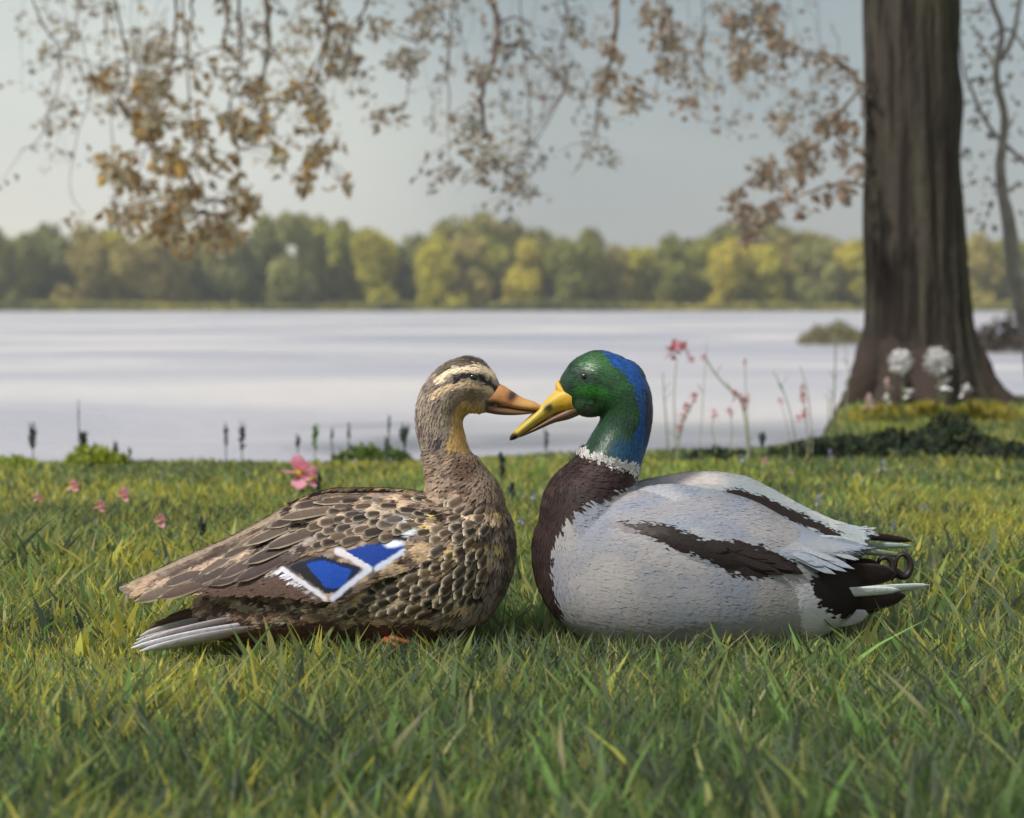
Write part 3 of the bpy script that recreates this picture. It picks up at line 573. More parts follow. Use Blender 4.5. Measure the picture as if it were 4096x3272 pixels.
# near and far wings
hw_rows = [(462, 512, 530, 60), (448, 504, 548, 74), (420, 497, 566, 84), (385, 494, 578, 90), (345, 494, 600, 92), (325, 495, 602, 91), (295, 504, 596, 84), (262, 522, 594, 74), (225, 541, 594, 60), (190, 556, 594, 48), (155, 572, 597, 36), (130, 583, 596, 26), (119, 587, 590, 20)]
def paint_wing(px, py):
    P = Paint(px, py, 1.0, 5); P.fill((112, 96, 84)); P.mottle(None, [(176, 148, 122), (74, 58, 50), (140, 124, 114)], 13, 5, .6, .9, -.35, 3)
    P.poly([(300, 500), (330, 494), (280, 518), (200, 556), (140, 582), (118, 588), (185, 556), (246, 530)], (150, 134, 114)); 
    P.line([(392, 500), (345, 507), (300, 522), (240, 552), (160, 584)], 6, (172, 148, 126)); P.line([(330, 512), (262, 545), (190, 578), (150, 592)], 4, (190, 168, 144), .9)
    P.poly([(286, 500), (322, 497), (314, 510), (286, 516)], (58, 44, 40))
    P.line([(300, 516), (250, 540), (175, 574)], 5, (72, 60, 54), .9)
    P.poly([(250, 560), (285, 548), (322, 560), (300, 574), (250, 582), (200, 587), (150, 596), (200, 573)], (82, 68, 64)); P.line([(322, 560), (286, 549), (250, 560)], 3, (60, 48, 44))
    P.line([(285, 570), (240, 574), (190, 584), (150, 594)], 3, (196, 184, 172), .9)
    P.dashes([(300, 500), (440, 498), (430, 530), (330, 550), (260, 545)], 120, [(40, 30, 26), (30, 24, 22), (48, 36, 32), (214, 188, 158), (190, 164, 140), (166, 154, 148)], 9, 3.4, -.25, 65, 1.0)
    P.dashes([(330, 600), (380, 572), (420, 535), (446, 510), (440, 560), (380, 590)], 40, [(208, 180, 142), (40, 30, 26), (190, 166, 140)], 7, 3.2, .2, 66, 1.0)
    P.poly([(190, 588), (240, 578), (290, 576), (325, 600), (300, 604), (230, 600)], (96, 76, 68)); P.line([(282, 569), (325, 598)], 5, (214, 212, 222)); 
    P.poly([(289, 567), (306, 560), (322, 556), (360, 568), (350, 590), (326, 593)], (24, 34, 62)); P.poly([(303, 565), (322, 560), (352, 570), (344, 587), (326, 588)], (26, 70, 160))
    P.poly([(289, 567), (303, 562), (320, 580), (326, 592)], (36, 34, 42)); P.line([(338, 551), (352, 557), (368, 568)], 8, (206, 200, 208)); P.line([(368, 570), (333, 598)], 6, (200, 204, 222))
    P.poly([(346, 551), (372, 544), (398, 536), (404, 549), (374, 568)], (24, 58, 138)); P.poly([(372, 546), (404, 530), (412, 542), (396, 540)], (44, 38, 44)); P.line([(404, 551), (376, 569)], 5, (200, 208, 226)); P.spot(394, 544, 9, 3.5, (226, 230, 238), -.1)
    P.spot(412, 533, 9, 3, (206, 212, 216), -.35); P.spot(404, 519, 6, 4, (196, 192, 188), .4)
    return P.c
wings = []
for side in (1, -1):
    V, Fc = wing_mesh(hw_rows, 1, m=260, n=80, thick=5)
    if side < 0: V = V.copy(); V[:, 1] = 2*D-V[:, 1]; Fc = [f[::-1] for f in Fc]
    px, py = proj(V); wg = mesh('wing', V, [f[::-1] for f in Fc], M_plume, hen, cols=paint_wing(px, py)*1.12); wings.append((wg, BVHTree.FromPolygons([Vector(v) for v in V], Fc)))
wing, bv_wing = wings[0]
# layered feathers on the near side (and over the back)
r = np.random.default_rng(31)
reg_body = [(358, 588), (380, 570), (408, 548), (424, 510), (448, 497), (482, 500), (492, 540), (484, 585), (462, 612), (360, 618)]
reg_rear = [(196, 598), (330, 602), (352, 606), (356, 628), (300, 628), (215, 622)]
reg_cov = [(325, 545), (400, 536), (440, 515), (448, 500), (330, 497), (296, 508), (255, 534), (300, 536)]
cnt = 0
def scatter(reg, bvh, parent, step, dirf, pal, rimf, meshes, seed, paintf=None, mix=.5, lift=.10, name='feather', off=.0006, skip=0):
    global cnt; r = np.random.default_rng(seed); xs_ = [p_[0] for p_ in reg]; ys_ = [p_[1] for p_ in reg]; row = 0; k = 0
    x = min(xs_)
    while x < max(xs_):
        y = min(ys_)+(step[1]/2 if row % 2 else 0)
        while y < max(ys_):
            a, b = x+r.normal(0, 1.6), y+r.normal(0, 1.4)
            if inpoly(np.array([a]), np.array([b]), reg)[0] and r.random() >= skip:
                c = s2l(pal[r.integers(len(pal))])
                if paintf is not None: c = c*(1-mix)+paintf(np.array([a]), np.array([b]))[0]*mix
                o = put_feather(bvh, a, b, dirf(a, b), parent, meshes[r.integers(len(meshes))], c, rimf(r), lift, name, off); 
                if o: k += 1; s_ = r.uniform(.85, 1.15); o.scale = (s_, s_, s_)
            y += step[1]
        x += step[0]; row += 1
    return k
BR = [(92, 76, 66), (60, 46, 40), (128, 112, 98), (44, 34, 32), (176, 152, 128), (110, 100, 94)]
DKC = [(40, 30, 26), (52, 39, 33), (34, 26, 24), (66, 50, 42), (84, 66, 54)]
scatter(reg_body, bv_body, hen, (10.5, 10), lambda a, b: (-1, .75) if a > 440 else (-1, .35), DKC, lambda r: r.uniform(.75, 1), f_scale, 1, paint_hen, .12, .05, off=.0019, skip=.22)
scatter(reg_rear, bv_body, hen, (15, 10), lambda a, b: (-1, .22), [(122, 96, 80), (60, 46, 40), (166, 140, 120), (90, 70, 60)], lambda r: r.uniform(.1, .6), f_small, 2, paint_hen, .6, .04)
scatter(reg_cov, bv_wing, wing, (11.5, 9.5), lambda a, b: (-1, .34), DKC, lambda r: r.uniform(.6, 1), f_scale+[f_small[2]], 3, paint_wing, .15, .05, name='covert_feather', off=.0015, skip=.25)
for (a, b, i, c, rm) in [(330, 500, 2, (70, 56, 48), .8), (360, 498, 0, (86, 70, 60), .9), (338, 508, 1, (104, 88, 76), .9), (312, 512, 0, (66, 52, 46), .8), (300, 522, 1, (92, 78, 68), .9), (322, 528, 1, (84, 72, 66), .8), (282, 524, 1, (110, 96, 82), .7), (262, 538, 0, (78, 64, 58), .8),
                         (300, 540, 1, (72, 60, 56), .8), (270, 552, 1, (84, 70, 66), .5), (240, 552, 1, (96, 84, 74), .7), (236, 566, 1, (76, 64, 60), .6), (205, 570, 0, (84, 72, 66), .7), (212, 580, 1, (90, 72, 64), .7), (188, 583, 1, (104, 90, 78), .6), (262, 566, 1, (78, 64, 62), .4), (288, 556, 1, (74, 60, 58), .4)]:
    put_feather(bv_wing, a, b, (-1, .43 if b < 560 else .25), wing, f_long[i], s2l(c)*1.1, rm, .03, 'flight_feather')
def dir_hen(px, py):
    h = np.clip((455-py)/25, 0, 1)*(px > 405); hd = np.clip((405-py)/12, 0, 1)*h; br = np.clip((px-430)/50, 0, 1)*(1-h)
    dx = -1*(1-h)*(1-.45*br)+h*(1-hd)*(-.15)+hd*(-1); dy = .3*(1-h)+br*.6+h*(1-hd)*1.0+hd*(.1+.02*(470-px)); return dx, dy
Vb = np.empty(len(body.data.vertices)*3); body.data.vertices.foreach_get('co', Vb); Vb = Vb.reshape(-1, 3)+np.array(wloc(hen)); Fb = [tuple(p_.vertices) for p_ in body.data.polygons]
down(hen, Vb, Fb, paint_hen, 34000, 6.2, 2.3, dir_hen, 71, 1.5, keep=lambda a, b: (b > 455), off=.0014, jit=.8)
down(hen, Vb, Fb, paint_hen, 30000, 4.5, 1.5, dir_hen, 72, 1.35, keep=lambda a, b: (b < 462) & ((a < 488) | (b < 380)), lift=.06, jit=.7)
for w_, _ in wings:
    Vw = np.empty(len(w_.data.vertices)*3); w_.data.vertices.foreach_get('co', Vw); Vw = Vw.reshape(-1, 3)+np.array(wloc(hen)); Fw = [tuple(p_.vertices) for p_ in w_.data.polygons if len(p_.vertices) == 4]
    down(w_, Vw, Fw, paint_wing, 24000, 7, 1.9, lambda a, b: (-1+0*a, .35+0*a), 73, 1.4, keep=lambda a, b: (a > 135) & ~inpoly(a, b, [(278, 566), (336, 546), (398, 530), (416, 536), (406, 558), (330, 606)]), lift=.05, jit=.6)
# bill, eye
def bill(rows, parent, m_, colf, name='bill', n=20):
    R = smoothpts(rows, 40); V = []; Fc = []
    for i, (x, y, h, hwd) in enumerate(R):
        c = W(x, y); nx_ = R[min(i+1, 39)]-R[max(i-1, 0)]; a = math.atan2(nx_[1], nx_[0])
        pa = Vector((math.sin(a), 0, math.cos(a))) 
        for k in range(n):
            q = 2*math.pi*k/n; V.append(c+pa*math.cos(q)*max(h, .4)*S*(1.0 if math.cos(q) > 0 else .6)+Vector((0, 1, 0))*math.sin(q)*max(hwd, .4)*S)
    for i in range(39):
        for k in range(n): Fc.append((i*n+k, i*n+(k+1) % n, (i+1)*n+(k+1) % n, (i+1)*n+k))
    Fc.append(tuple(range(n))); Fc.append(tuple(39*n+k for k in range(n))[::-1]); Vn = np.array([tuple(v) for v in V])
    px_, py_ = proj(Vn); return mesh(name, Vn, Fc, m_, parent, cols=colf(px_, py_))
M_bill = mat('bill_horn', rough=.42, attr='Col', noise=.1, nscale=150, spec=.4, bump=.15, bscale=200)
def c_hb(px, py):
    P = Paint(px, py, 1.2, 7); P.fill((190, 132, 84)); P.spot(530, 405, 14, 9, (196, 150, 88)); P.spot(524, 412, 14, 3, (186, 112, 66)); P.spot(512, 396, 5, 6, (62, 46, 40), .4, 1, .5); P.spot(494, 405, 7, 4, (60, 52, 48), .3); P.spot(505, 411, 5, 3, (110, 78, 56)); return P.c*1.1
bl = bill([(488, 398, 15, 13), (497, 398, 14.5, 12), (508, 401, 11, 10), (520, 405, 8, 10.5), (532, 407, 6, 10), (539, 408, 3.6, 6.5), (542, 408.6, 1, 2)], hen, M_bill, c_hb)
bill([(487, 408, 8, 10), (500, 411, 6.5, 8.5), (515, 412.5, 4.5, 8.5), (530, 412, 3, 7.5), (537, 411.5, 1, 3)], hen, M_bill, lambda a, b: np.tile(s2l((112, 84, 62)), (len(a), 1)), 'lower_bill')
def small_ball(name, px, py, rx, rz, ry, mt, parent, bvh, depth=.35):
    p0 = Vector((0, 0, CH)); d = (W(px, py, 1)-p0).normalized(); loc, nor, *_ = bvh.ray_cast(p0, d)
    if loc is None: loc = W(px, py)
    bm = bmesh.new(); bmesh.ops.create_uvsphere(bm, u_segments=20, v_segments=12, radius=1); V = [(loc.x+v.co.x*rx*S, loc.y+ry*S*depth+v.co.y*ry*S, loc.z+v.co.z*rz*S) for v in bm.verts]
    Fc = [tuple(q.index for q in f.verts) for f in bm.faces]; bm.free(); return mesh(name, V, Fc, mt, parent)
small_ball('eye', 473, 377.5, 3.8, 3.5, 2.8, M_eye, hen, bv_body)
e2 = small_ball('eye', 473, 377.5, 3.8, 3.5, 2.8, M_eye, hen, bv_body); me = e2.data
for v in me.vertices: v.co.y = 2*(D-wloc(hen).y)-v.co.y
# tail
for (A, B, w_, c, tp, dA, dB) in [((262, 614), (134, 644), 9, (124, 100, 88), (206, 202, 206), 40, 38), ((272, 621), (131, 648), 8, (176, 170, 180), (224, 222, 226), 46, 44), ((266, 626), (140, 651), 8, (120, 98, 92), (208, 206, 214), 48, 46), ((258, 606), (150, 627), 13, (112, 88, 74), (90, 70, 60), 10, 10), ((262, 612), (140, 636), 13, (96, 76, 66), (196, 190, 188), 18, 16), ((262, 618), (136, 640), 8, (110, 88, 78), (186, 178, 178), 26, 22), ((268, 624), (150, 648), 8, (130, 112, 106), (196, 192, 200), 34, 28),
                                  ((262, 628), (150, 650), 10, (110, 92, 88), (200, 198, 206), 38, 30), ((255, 603), (165, 619), 12, (120, 96, 80), (100, 80, 68), 0, 0), ((258, 606), (150, 627), 13, (112, 88, 74), (90, 70, 60), -12, -12), ((262, 616), (138, 641), 13, (190, 186, 190), (226, 224, 224), -26, -22)]:
    plume(A, B, w_*1.15, hen, c, dA, dB, tip=tp, bend=2, face=.45)
for a, b, r_ in ((202, 597, 3), (213, 596, 3), (225, 596, 3.4), (203, 613, 3), (214, 606, 2.6)):
    put_feather(bv_body, a+3, b, (-1, .2), hen, f_small[1], s2l((178, 164, 150)), .5, .12).scale = (.5, .6, .6)
M_leg = mat('orange_leg_skin', base=tuple(s2l((142, 84, 50))), rough=.5, noise=.2, nscale=90)
def leg(px, dep, parent):
    Yq = D-dep*S; V1 = merge([tube([W(px-1, 628, Yq), W(px, 641, Yq), W(px, 652, Yq-.006)], [.007, .005, .0045], 8)]+
                             [tube([W(px, 650, Yq-.006), Vector((W(px, 650, Yq).x+dx, Yq-.018-dy, .010)), Vector((W(px, 650, Yq).x+dx*2, Yq-.03-dy*2, .006))], [.0045, .004, .002], 6) for dx, dy in ((.022, .0), (.016, .012), (.020, -.012))])
    return mesh('leg', V1[0], V1[1], M_leg, parent)
leg(374, 58, hen); leg(392, -40, hen)

# ------------------------------------------------------------------ drake
drake = empty('duck', (W(680, 640).x, D, 0))
tag(drake, 'male duck with glossy green head, yellow bill and white collar, sitting in the grass', 'duck')
db = tomesh([bodyloft([(532, 542, 562, 8), (537, 525, 585, 24), (550, 508, 610, 42), (570, 497, 628, 58), (600, 491, 642, 72), (635, 487, 650, 82), (675, 487, 654, 86), (710, 490, 654, 86), (750, 500, 650, 80), (785, 518, 645, 68), (812, 535, 638, 54), (838, 552, 624, 38), (856, 566, 608, 24), (868, 575, 598, 10)]),
             chain([(588, 540, 50, 60), (590, 505, 48, 52), (600, 482, 38, 42), (609, 464, 31, 33), (617, 447, 28.5, 29), (624, 430, 26.5, 27), (627, 412, 26, 27), (623, 397, 28.5, 28), (613, 387, 31, 28), (600, 382, 31, 27), (588, 384, 29, 24), (577, 390, 23, 18), (569, 396, 17, 13), (562, 400, 11, 9)]),
             ball(599, 380, 31, 30, 27), ball(590, 401, 21, 16, 19), ball(620, 385, 27, 27, 24)])
V, Fc = finish(db, 'drake', .0021, 7)
def paint_drake(px, py):
    P = Paint(px, py, 1.6, 9); P.fill((170, 168, 173)); P.mottle(None, [(186, 180, 178), (150, 157, 174)], 34, 18, .5, .6, .2, 4)
    P.mottle(None, [(150, 152, 160)], 4, 1.4, .68, .35, .1, 40)
    P.poly([(560, 590), (640, 600), (760, 600), (760, 660), (560, 660)], (176, 172, 174), .6)
    P.spot(735, 592, 26, 22, (142, 154, 180), .4, .5, .8); P.spot(690, 612, 34, 12, (150, 156, 172), -.1, .5, .8); P.spot(690, 628, 26, 4, (96, 100, 92), -.15, .5); P.spot(600, 585, 30, 26, (206, 198, 192), 0, .5); P.poly([(750, 575), (800, 565), (812, 640), (748, 645)], (182, 176, 176), .8)  # warm and cool shading of the flank, painted into the plumage colour
    P.line([(749, 573), (750, 640)], 2, (150, 156, 174), .6)
    P.poly([(612, 521), (630, 523), (661, 524), (682, 532), (700, 541), (728, 539), (755, 545), (775, 552), (790, 562), (784, 573), (762, 575), (746, 579), (722, 571), (704, 562), (698, 555), (688, 553), (662, 545), (642, 535)], (44, 36, 34)); P.spot(630, 528, 26, 5, (110, 100, 98), .1, .45); P.spot(640, 502, 30, 6, (150, 160, 186), -.3, .5)
    # rear: white patch then black
    P.poly([(790, 582), (812, 582), (822, 608), (842, 622), (870, 612), (860, 640), (800, 645)], (232, 228, 234)); P.poly([(808, 578), (826, 566), (860, 556), (900, 560), (900, 600), (872, 616), (842, 620), (822, 610), (811, 596)], (38, 28, 28))
    # chest
    P.poly([(510, 440), (576, 440), (576, 449), (640, 462), (640, 474), (628, 486), (604, 498), (578, 506), (561, 525), (552, 546), (550, 577), (559, 610), (556, 640), (520, 640)], (56, 43, 41)); P.mottle([(520, 440), (565, 440), (636, 465), (640, 474), (628, 486), (604, 498), (578, 506), (561, 525), (552, 546), (550, 577), (559, 610), (556, 640), (520, 640)], [(74, 56, 52), (42, 32, 31)], 7, 7, .6, .7, 0, 6)
    # head
    P.poly([(540, 340), (660, 340), (664, 470), (636, 475), (578, 452), (590, 437), (560, 430)], (34, 66, 42)); 
    P.mottle([(540, 340), (660, 340), (664, 470), (578, 452), (560, 430)], [(46, 92, 44), (28, 52, 40), (40, 74, 46)], 9, 8, .56, .8, .4, 8)
    P.spot(592, 391, 16, 7, (50, 112, 44), .1, .9); P.spot(596, 362, 18, 8, (58, 106, 54), 0, .8); P.spot(585, 377, 13, 5, (36, 54, 44), -.1, .9); P.spot(600, 407, 12, 9, (36, 64, 38), 0, .7)
    P.poly([(597, 345), (612, 347), (634, 360), (648, 385), (656, 410), (652, 440), (646, 480), (628, 470), (634, 440), (640, 415), (636, 394), (626, 375), (608, 360)], (22, 76, 146)); P.poly([(641, 386), (651, 392), (658, 412), (652, 440), (645, 440), (646, 410)], (40, 44, 62), .85)
    P.spot(626, 452, 15, 13, (30, 72, 110), 0, .8); P.spot(638, 455, 10, 18, (26, 84, 128), 0, .7); P.spot(585, 412, 12, 4, (84, 76, 76), -.3, .7)
    return P.c
px, py = proj(V); colsD = paint_drake(px, py)
bd = mesh('body', V, Fc, M_plume, drake, cols=np.where(colsD.mean(1)[:, None] > .18, colsD*.86, colsD*1.1)); bv_d = BVHTree.FromPolygons([Vector(v) for v in V], Fc)
bd.data.materials.append(M_gloss); hd = (px > 540) & (py < 455+(px-580)*.28) & (px < 665) & (py < 480)
hdv = hd
for pl in bd.data.polygons:
    if all(hdv[i] for i in pl.vertices): pl.material_index = 1
# near wing (side nearer the camera) and raised far wing
dn = [(586, 510, 524, 30), (604, 500, 540, 50), (632, 490, 550, 70), (670, 485, 560, 86), (705, 489, 572, 92), (745, 503, 579, 88), (785, 520, 572, 74), (820, 535, 562, 56), (848, 543, 554, 40), (866, 547, 549, 30)]
def paint_dw(px, py):
    P = Paint(px, py, 1.8, 12); P.fill((168, 172, 178)); P.mottle(None, [(190, 186, 186), (148, 160, 180)], 30, 9, .5, .6, .25, 3); P.mottle(None, [(150, 152, 160)], 4, 1.4, .68, .3, .1, 40)
    P.spot(650, 495, 24, 8, (204, 204, 208), .1, .7); P.spot(690, 481, 18, 5, (228, 214, 210), .05, .8)
    P.poly([(612, 521), (630, 523), (661, 524), (682, 532), (700, 541), (728, 539), (755, 545), (775, 552), (790, 562), (784, 573), (762, 575), (746, 579), (722, 571), (704, 562), (698, 555), (688, 553), (662, 545), (642, 535)], (44, 36, 34)); P.spot(630, 528, 26, 5, (120, 110, 106), .1, .5)
    P.poly([(610, 532), (642, 539), (690, 557), (706, 567), (746, 582), (740, 595), (600, 595)], (172, 171, 175), 1); P.spot(808, 556, 26, 8, (164, 172, 186), .2, .7); P.spot(770, 572, 30, 6, (150, 148, 156), .1, .6)
    return P.c
V, Fc = wing_mesh(dn, 1, crest=.18, exp=.8, thick=5, sink=11, m=260, n=90); px, py = proj(V)
wn = mesh('wing', V, [f[::-1] for f in Fc], M_plume, drake, cols=paint_dw(px, py)*.88); bv_wn = BVHTree.FromPolygons([Vector(v) for v in V], Fc)
# far wing: inner slope rises to a crest, then falls to the far flank
fr = smoothpts([(632, 484, 492, 30), (655, 478, 492, 50), (696, 472, 496, 66), (738, 475, 510, 70), (769, 488, 526, 64), (800, 505, 540, 52), (832, 520, 549, 36), (856, 527, 546, 22), (864, 528, 536, 8), (872, 529.5, 530.5, 1)], 260); V = []; n = 160
for x, top, bot, hw_ in fr:
    ring = []
    for j in range(n):
        u = j/(n-1)*2*math.pi
        # inner foot (depth 4) -> crest (depth .55hw) -> outer (depth hw) -> back underneath
        t_ = j/(n-1)
        if t_ < .35: s_ = t_/.35; dep = 2+s_*hw_*.5; row = bot+(top-bot)*math.sin(s_*math.pi/2)
        elif t_ < .7: s_ = (t_-.35)/.35; dep = 2+hw_*(.5+.5*math.sin(s_*math.pi/2)); ex_ = 30*min(1, hw_/60)**1.5; row = top+(bot-top+ex_)*(1-math.cos(s_*math.pi/2))
        else: s_ = (t_-.7)/.3; dep = 2+hw_*(1-s_); ex_ = 30*min(1, hw_/60)**1.5; row = bot+ex_*(1-s_)+min(4, hw_*.1)
        ring.append(tuple(W(x, row, D+dep*S)))
    V += ring
V = np.array(V); m_ = len(fr); Fc = [(i*n+k, i*n+(k+1) % n, (i+1)*n+(k+1) % n, (i+1)*n+k) for i in range(m_-1) for k in range(n)]+[tuple(range(n)), tuple((m_-1)*n+k for k in range(n))[::-1]]
px = 512+F*V[:, 0]/V[:, 1]; py = HY+F*(CH-V[:, 2])/V[:, 1]
P = Paint(px, py, 1.4, 15); P.fill((168, 174, 176)); P.mottle(None, [(206, 204, 200), (164, 178, 186)], 20, 6, .56, .6, .35, 3); P.spot(690, 478, 30, 7, (226, 212, 206), .05, .8)
P.poly([(704, 492), (733, 487), (760, 495), (800, 514), (838, 532), (834, 540), (806, 526), (779, 518), (748, 503)], (48, 34, 34)); P.line([(740, 506), (775, 520), (800, 532)], 4, (120, 150, 170), .7)
wf = mesh('wing', V, Fc, M_plume, drake, cols=P.c*.9)
def pfar(a, b):
    P = Paint(a, b, 1.4, 15); P.fill((168, 174, 176)); P.mottle(None, [(206, 204, 200), (164, 178, 186)], 20, 6, .56, .6, .35, 3); P.spot(690, 478, 30, 7, (226, 212, 206), .05, .8)
    P.poly([(704, 492), (733, 487), (760, 495), (800, 514), (838, 532), (834, 540), (806, 526), (779, 518), (748, 503)], (44, 36, 34)); return P.c
proj_near = proj
def proj(V_): return 512+F*V_[:, 0]/V_[:, 1], HY+F*(CH-V_[:, 2])/V_[:, 1]
down(wf, V, [f for f in Fc if len(f) == 4], pfar, 22000, 8, 2.0, lambda a, b: (1+0*a, .38+0*a), 84, .95, var=.06, lift=.012, jit=1.0)
proj = proj_near
# long soft feathers over the near wing and shoulder
GL = [(188, 190, 194), (178, 182, 190), (200, 196, 196)]
for i in range(60):
    a = random.uniform(690, 815); top = np.interp(a, [600, 670, 745, 820], [508, 500, 530, 541]); bot = np.interp(a, [600, 670, 745, 820], [532, 548, 566, 556]); b = random.uniform(top+2, bot-3)
    c = paint_dw(np.array([a+6.]), np.array([b+2.]))[0]; dark = c.mean() < .12
    if not dark and a < 785: continue
    put_feather(bv_wn, a, b, (1, .30 if a < 700 else .36), wn, f_long[i % 3], c*(.95 if dark else .86), 0, .002, 'scapular_feather').scale = (.8, .7, .5)
def dir_dr(px, py):
    h = np.clip((452+(px-580)*.28-py)/10+.5, 0, 1)*(px < 665)*(py < 480); hd = np.clip((415-py)/20, 0, 1)*h; ch = np.clip((600-px)/60, 0, 1)*(1-h)
    dx = 1*(1-h)*(1-.75*ch)+h*(1-hd)*.05+hd*.9; dy = .18*(1-h)+ch*.9+h*(1-hd)*1+hd*(.25+.012*(px-590)); return dx, dy
Fd = [tuple(p_.vertices) for p_ in bd.data.polygons]; Vd = np.empty(len(bd.data.vertices)*3); bd.data.vertices.foreach_get('co', Vd); Vd = Vd.reshape(-1, 3)+np.array(wloc(drake))
isd = lambda a, b: (a > 540) & (b < 455+(a-580)*.28) & (a < 665) & (b < 480)
def pd2(a, b): c = paint_drake(a, b); return np.where(c.mean(1)[:, None] > .18, c*.86, c*1.1)
down(drake, Vd, Fd, pd2, 40000, 8, 2.6, dir_dr, 81, 1.06, keep=lambda a, b: ~isd(a, b), var=.05, lift=.012, jit=1.3, off=.0004)
down(drake, Vd, Fd, pd2, 34000, 4.2, 1.3, dir_dr, 82, 1.05, mt=M_downg, keep=lambda a, b: isd(a, b) & (a > 566), var=.22, lift=.05, jit=1.6, off=.0003)
for w_, pf in ((wn, lambda a, b: paint_dw(a, b)*.88),):
    Vw = np.empty(len(w_.data.vertices)*3); w_.data.vertices.foreach_get('co', Vw); Vw = Vw.reshape(-1, 3)+np.array(wloc(drake)); Fw = [tuple(p_.vertices) for p_ in w_.data.polygons if len(p_.vertices) == 4]
    down(w_, Vw, Fw, pf, 26000, 9, 2.2, lambda a, b: (1+0*a, .30+0*a), 83, 1.06, var=.06, lift=.012, jit=1.2)
# collar
cl_rows = [(a, 450+(a-579)*.275) for a in (579,)]
V = []; Fc = []; n = 72; k = 8; r = np.random.default_rng(3)
axis = Vector((-.27, 0, 1)).normalized(); cc0 = W(606.5, 459.5)
# ring fitted to the neck surface by casting rays outward from its axis
ax = Vector((math.cos(math.atan2(-15, 54)), 0, math.sin(math.atan2(-15, 54))))
for i in range(620):
    q = 2*math.pi*r.random(); dr = (ax*math.cos(q)+Vector((0, 1, 0))*math.sin(q)).normalized(); nrm = Vector((-ax.z, 0, ax.x)); nrm = -nrm if nrm.z < 0 else nrm
    st = cc0+nrm*r.normal(0, .0022); hit = bv_d.ray_cast(st, dr)[0] or st+dr*.036
    d_ = (nrm*(-1 if r.random() < .6 else 1)+dr.cross(nrm)*r.normal(0, .5)+dr*.22).normalized(); s_ = d_.cross(dr).normalized(); l_ = .0062*r.uniform(.6, 1.3); w_ = .0016; b_ = len(V); o_ = hit+dr*.0005
    V += [o_-s_*w_, o_+s_*w_, o_+d_*l_*.6+s_*w_*1.2+dr*.0008, o_+d_*l_, o_+d_*l_*.6-s_*w_*1.2+dr*.0008]; Fc += [(b_, b_+1, b_+2, b_+3, b_+4)]
M_white = mat('white_down', base=tuple(s2l((226, 220, 218))), rough=.9, noise=.2, nscale=180, bump=.8, bscale=200)
mesh('collar', [tuple(v) for v in V], Fc, M_white, drake)
def c_db(px, py):
    P = Paint(px, py, 1.0, 17); P.fill((196, 168, 74)); P.spot(562, 394, 9, 12, (216, 168, 60)); P.spot(566, 408, 10, 6, (222, 174, 50)); P.spot(530, 422, 18, 6, (192, 168, 70), -.6)
    P.spot(548.5, 408, 5.4, 3.4, (44, 38, 32), -.35); P.spot(513, 437, 4.6, 4.6, (52, 38, 44)); P.line([(520, 436), (545, 424), (570, 412)], 3, (176, 128, 66), .8); return P.c*1.1
bill([(571, 396, 15, 14), (563, 397, 16.5, 13), (555, 401, 13, 11.5), (545, 409, 9.5, 10), (533, 419, 7.5, 10.5), (521, 429, 6, 10.5), (513, 436, 4.2, 7.5), (509.5, 439.5, 1.5, 3)], drake, M_bill, c_db)
bill([(578, 407, 8, 10), (566, 413, 7, 9), (552, 419, 4.5, 8.5), (535, 428, 3, 8.5), (522, 434.5, 2, 7), (516, 437, 1, 3)], drake, M_bill, lambda a, b: np.tile(s2l((120, 92, 72)), (len(a), 1)), 'lower_bill')
V, Fc = chain([(558, 380, .8, 4), (559, 386, 4, 8), (563, 392, 7, 11), (568, 400, 6, 13), (575, 410, .8, 9)], 24, 14); Vn = np.array([tuple(v) for v in V]); mesh('bill_base', Vn, Fc, M_bill, drake, cols=np.tile(s2l((220, 172, 56)), (len(Vn), 1)))
small_ball('eye', 585, 376.5, 3.6, 3.2, 2.6, M_eye, drake, bv_d)
e2 = small_ball('eye', 585, 376.5, 3.6, 3.2, 2.6, M_eye, drake, bv_d)
for v in e2.data.vertices: v.co.y = 2*(D-wloc(drake).y)-v.co.y
# tail: dark upper coverts, white vane, black under-tail, curled feathers
BK = (40, 28, 28)
for (A, B, w_, c, tp, dA, dB, bd_) in [((812, 583), (896, 574), 27, BK, (46, 34, 32), 28, 18, 3), ((818, 574), (880, 566), 22, BK, BK, 14, 8, 2), ((822, 600), (905, 596), 24, BK, (46, 34, 34), 26, 16, -3), ((824, 608), (884, 606), 18, BK, BK, 20, 12, -2),
                                       ((806, 594), (900, 590), 11, (206, 206, 208), (200, 206, 204), 38, 26, 0), ((834, 592), (930, 585), 8, (200, 204, 206), (190, 200, 196), 34, 20, 0), ((820, 592), (924, 588), 8, (190, 192, 194), (190, 198, 194), -18, -12, 0), ((816, 616), (868, 614), 22, (216, 212, 220), (206, 200, 212), 22, 14, -4),
                                       ((828, 535), (912, 541), 9, (56, 40, 38), (44, 32, 32), -24, -20, 2), ((842, 547), (912, 546), 7, (164, 178, 170), (150, 168, 160), -14, -12, 1), ((838, 550), (906, 556), 7, (170, 180, 170), (120, 120, 80), -4, -8, 1), ((806, 540), (866, 548), 14, (180, 184, 192), (176, 184, 188), 16, 8, 2)]:
    plume(A, B, w_, drake, c, dA, dB, tip=tp, bend=bd_, face=.35)
M_black = mat('black_curled_feather', base=(.02, .014, .013), rough=.5, spec=.4)
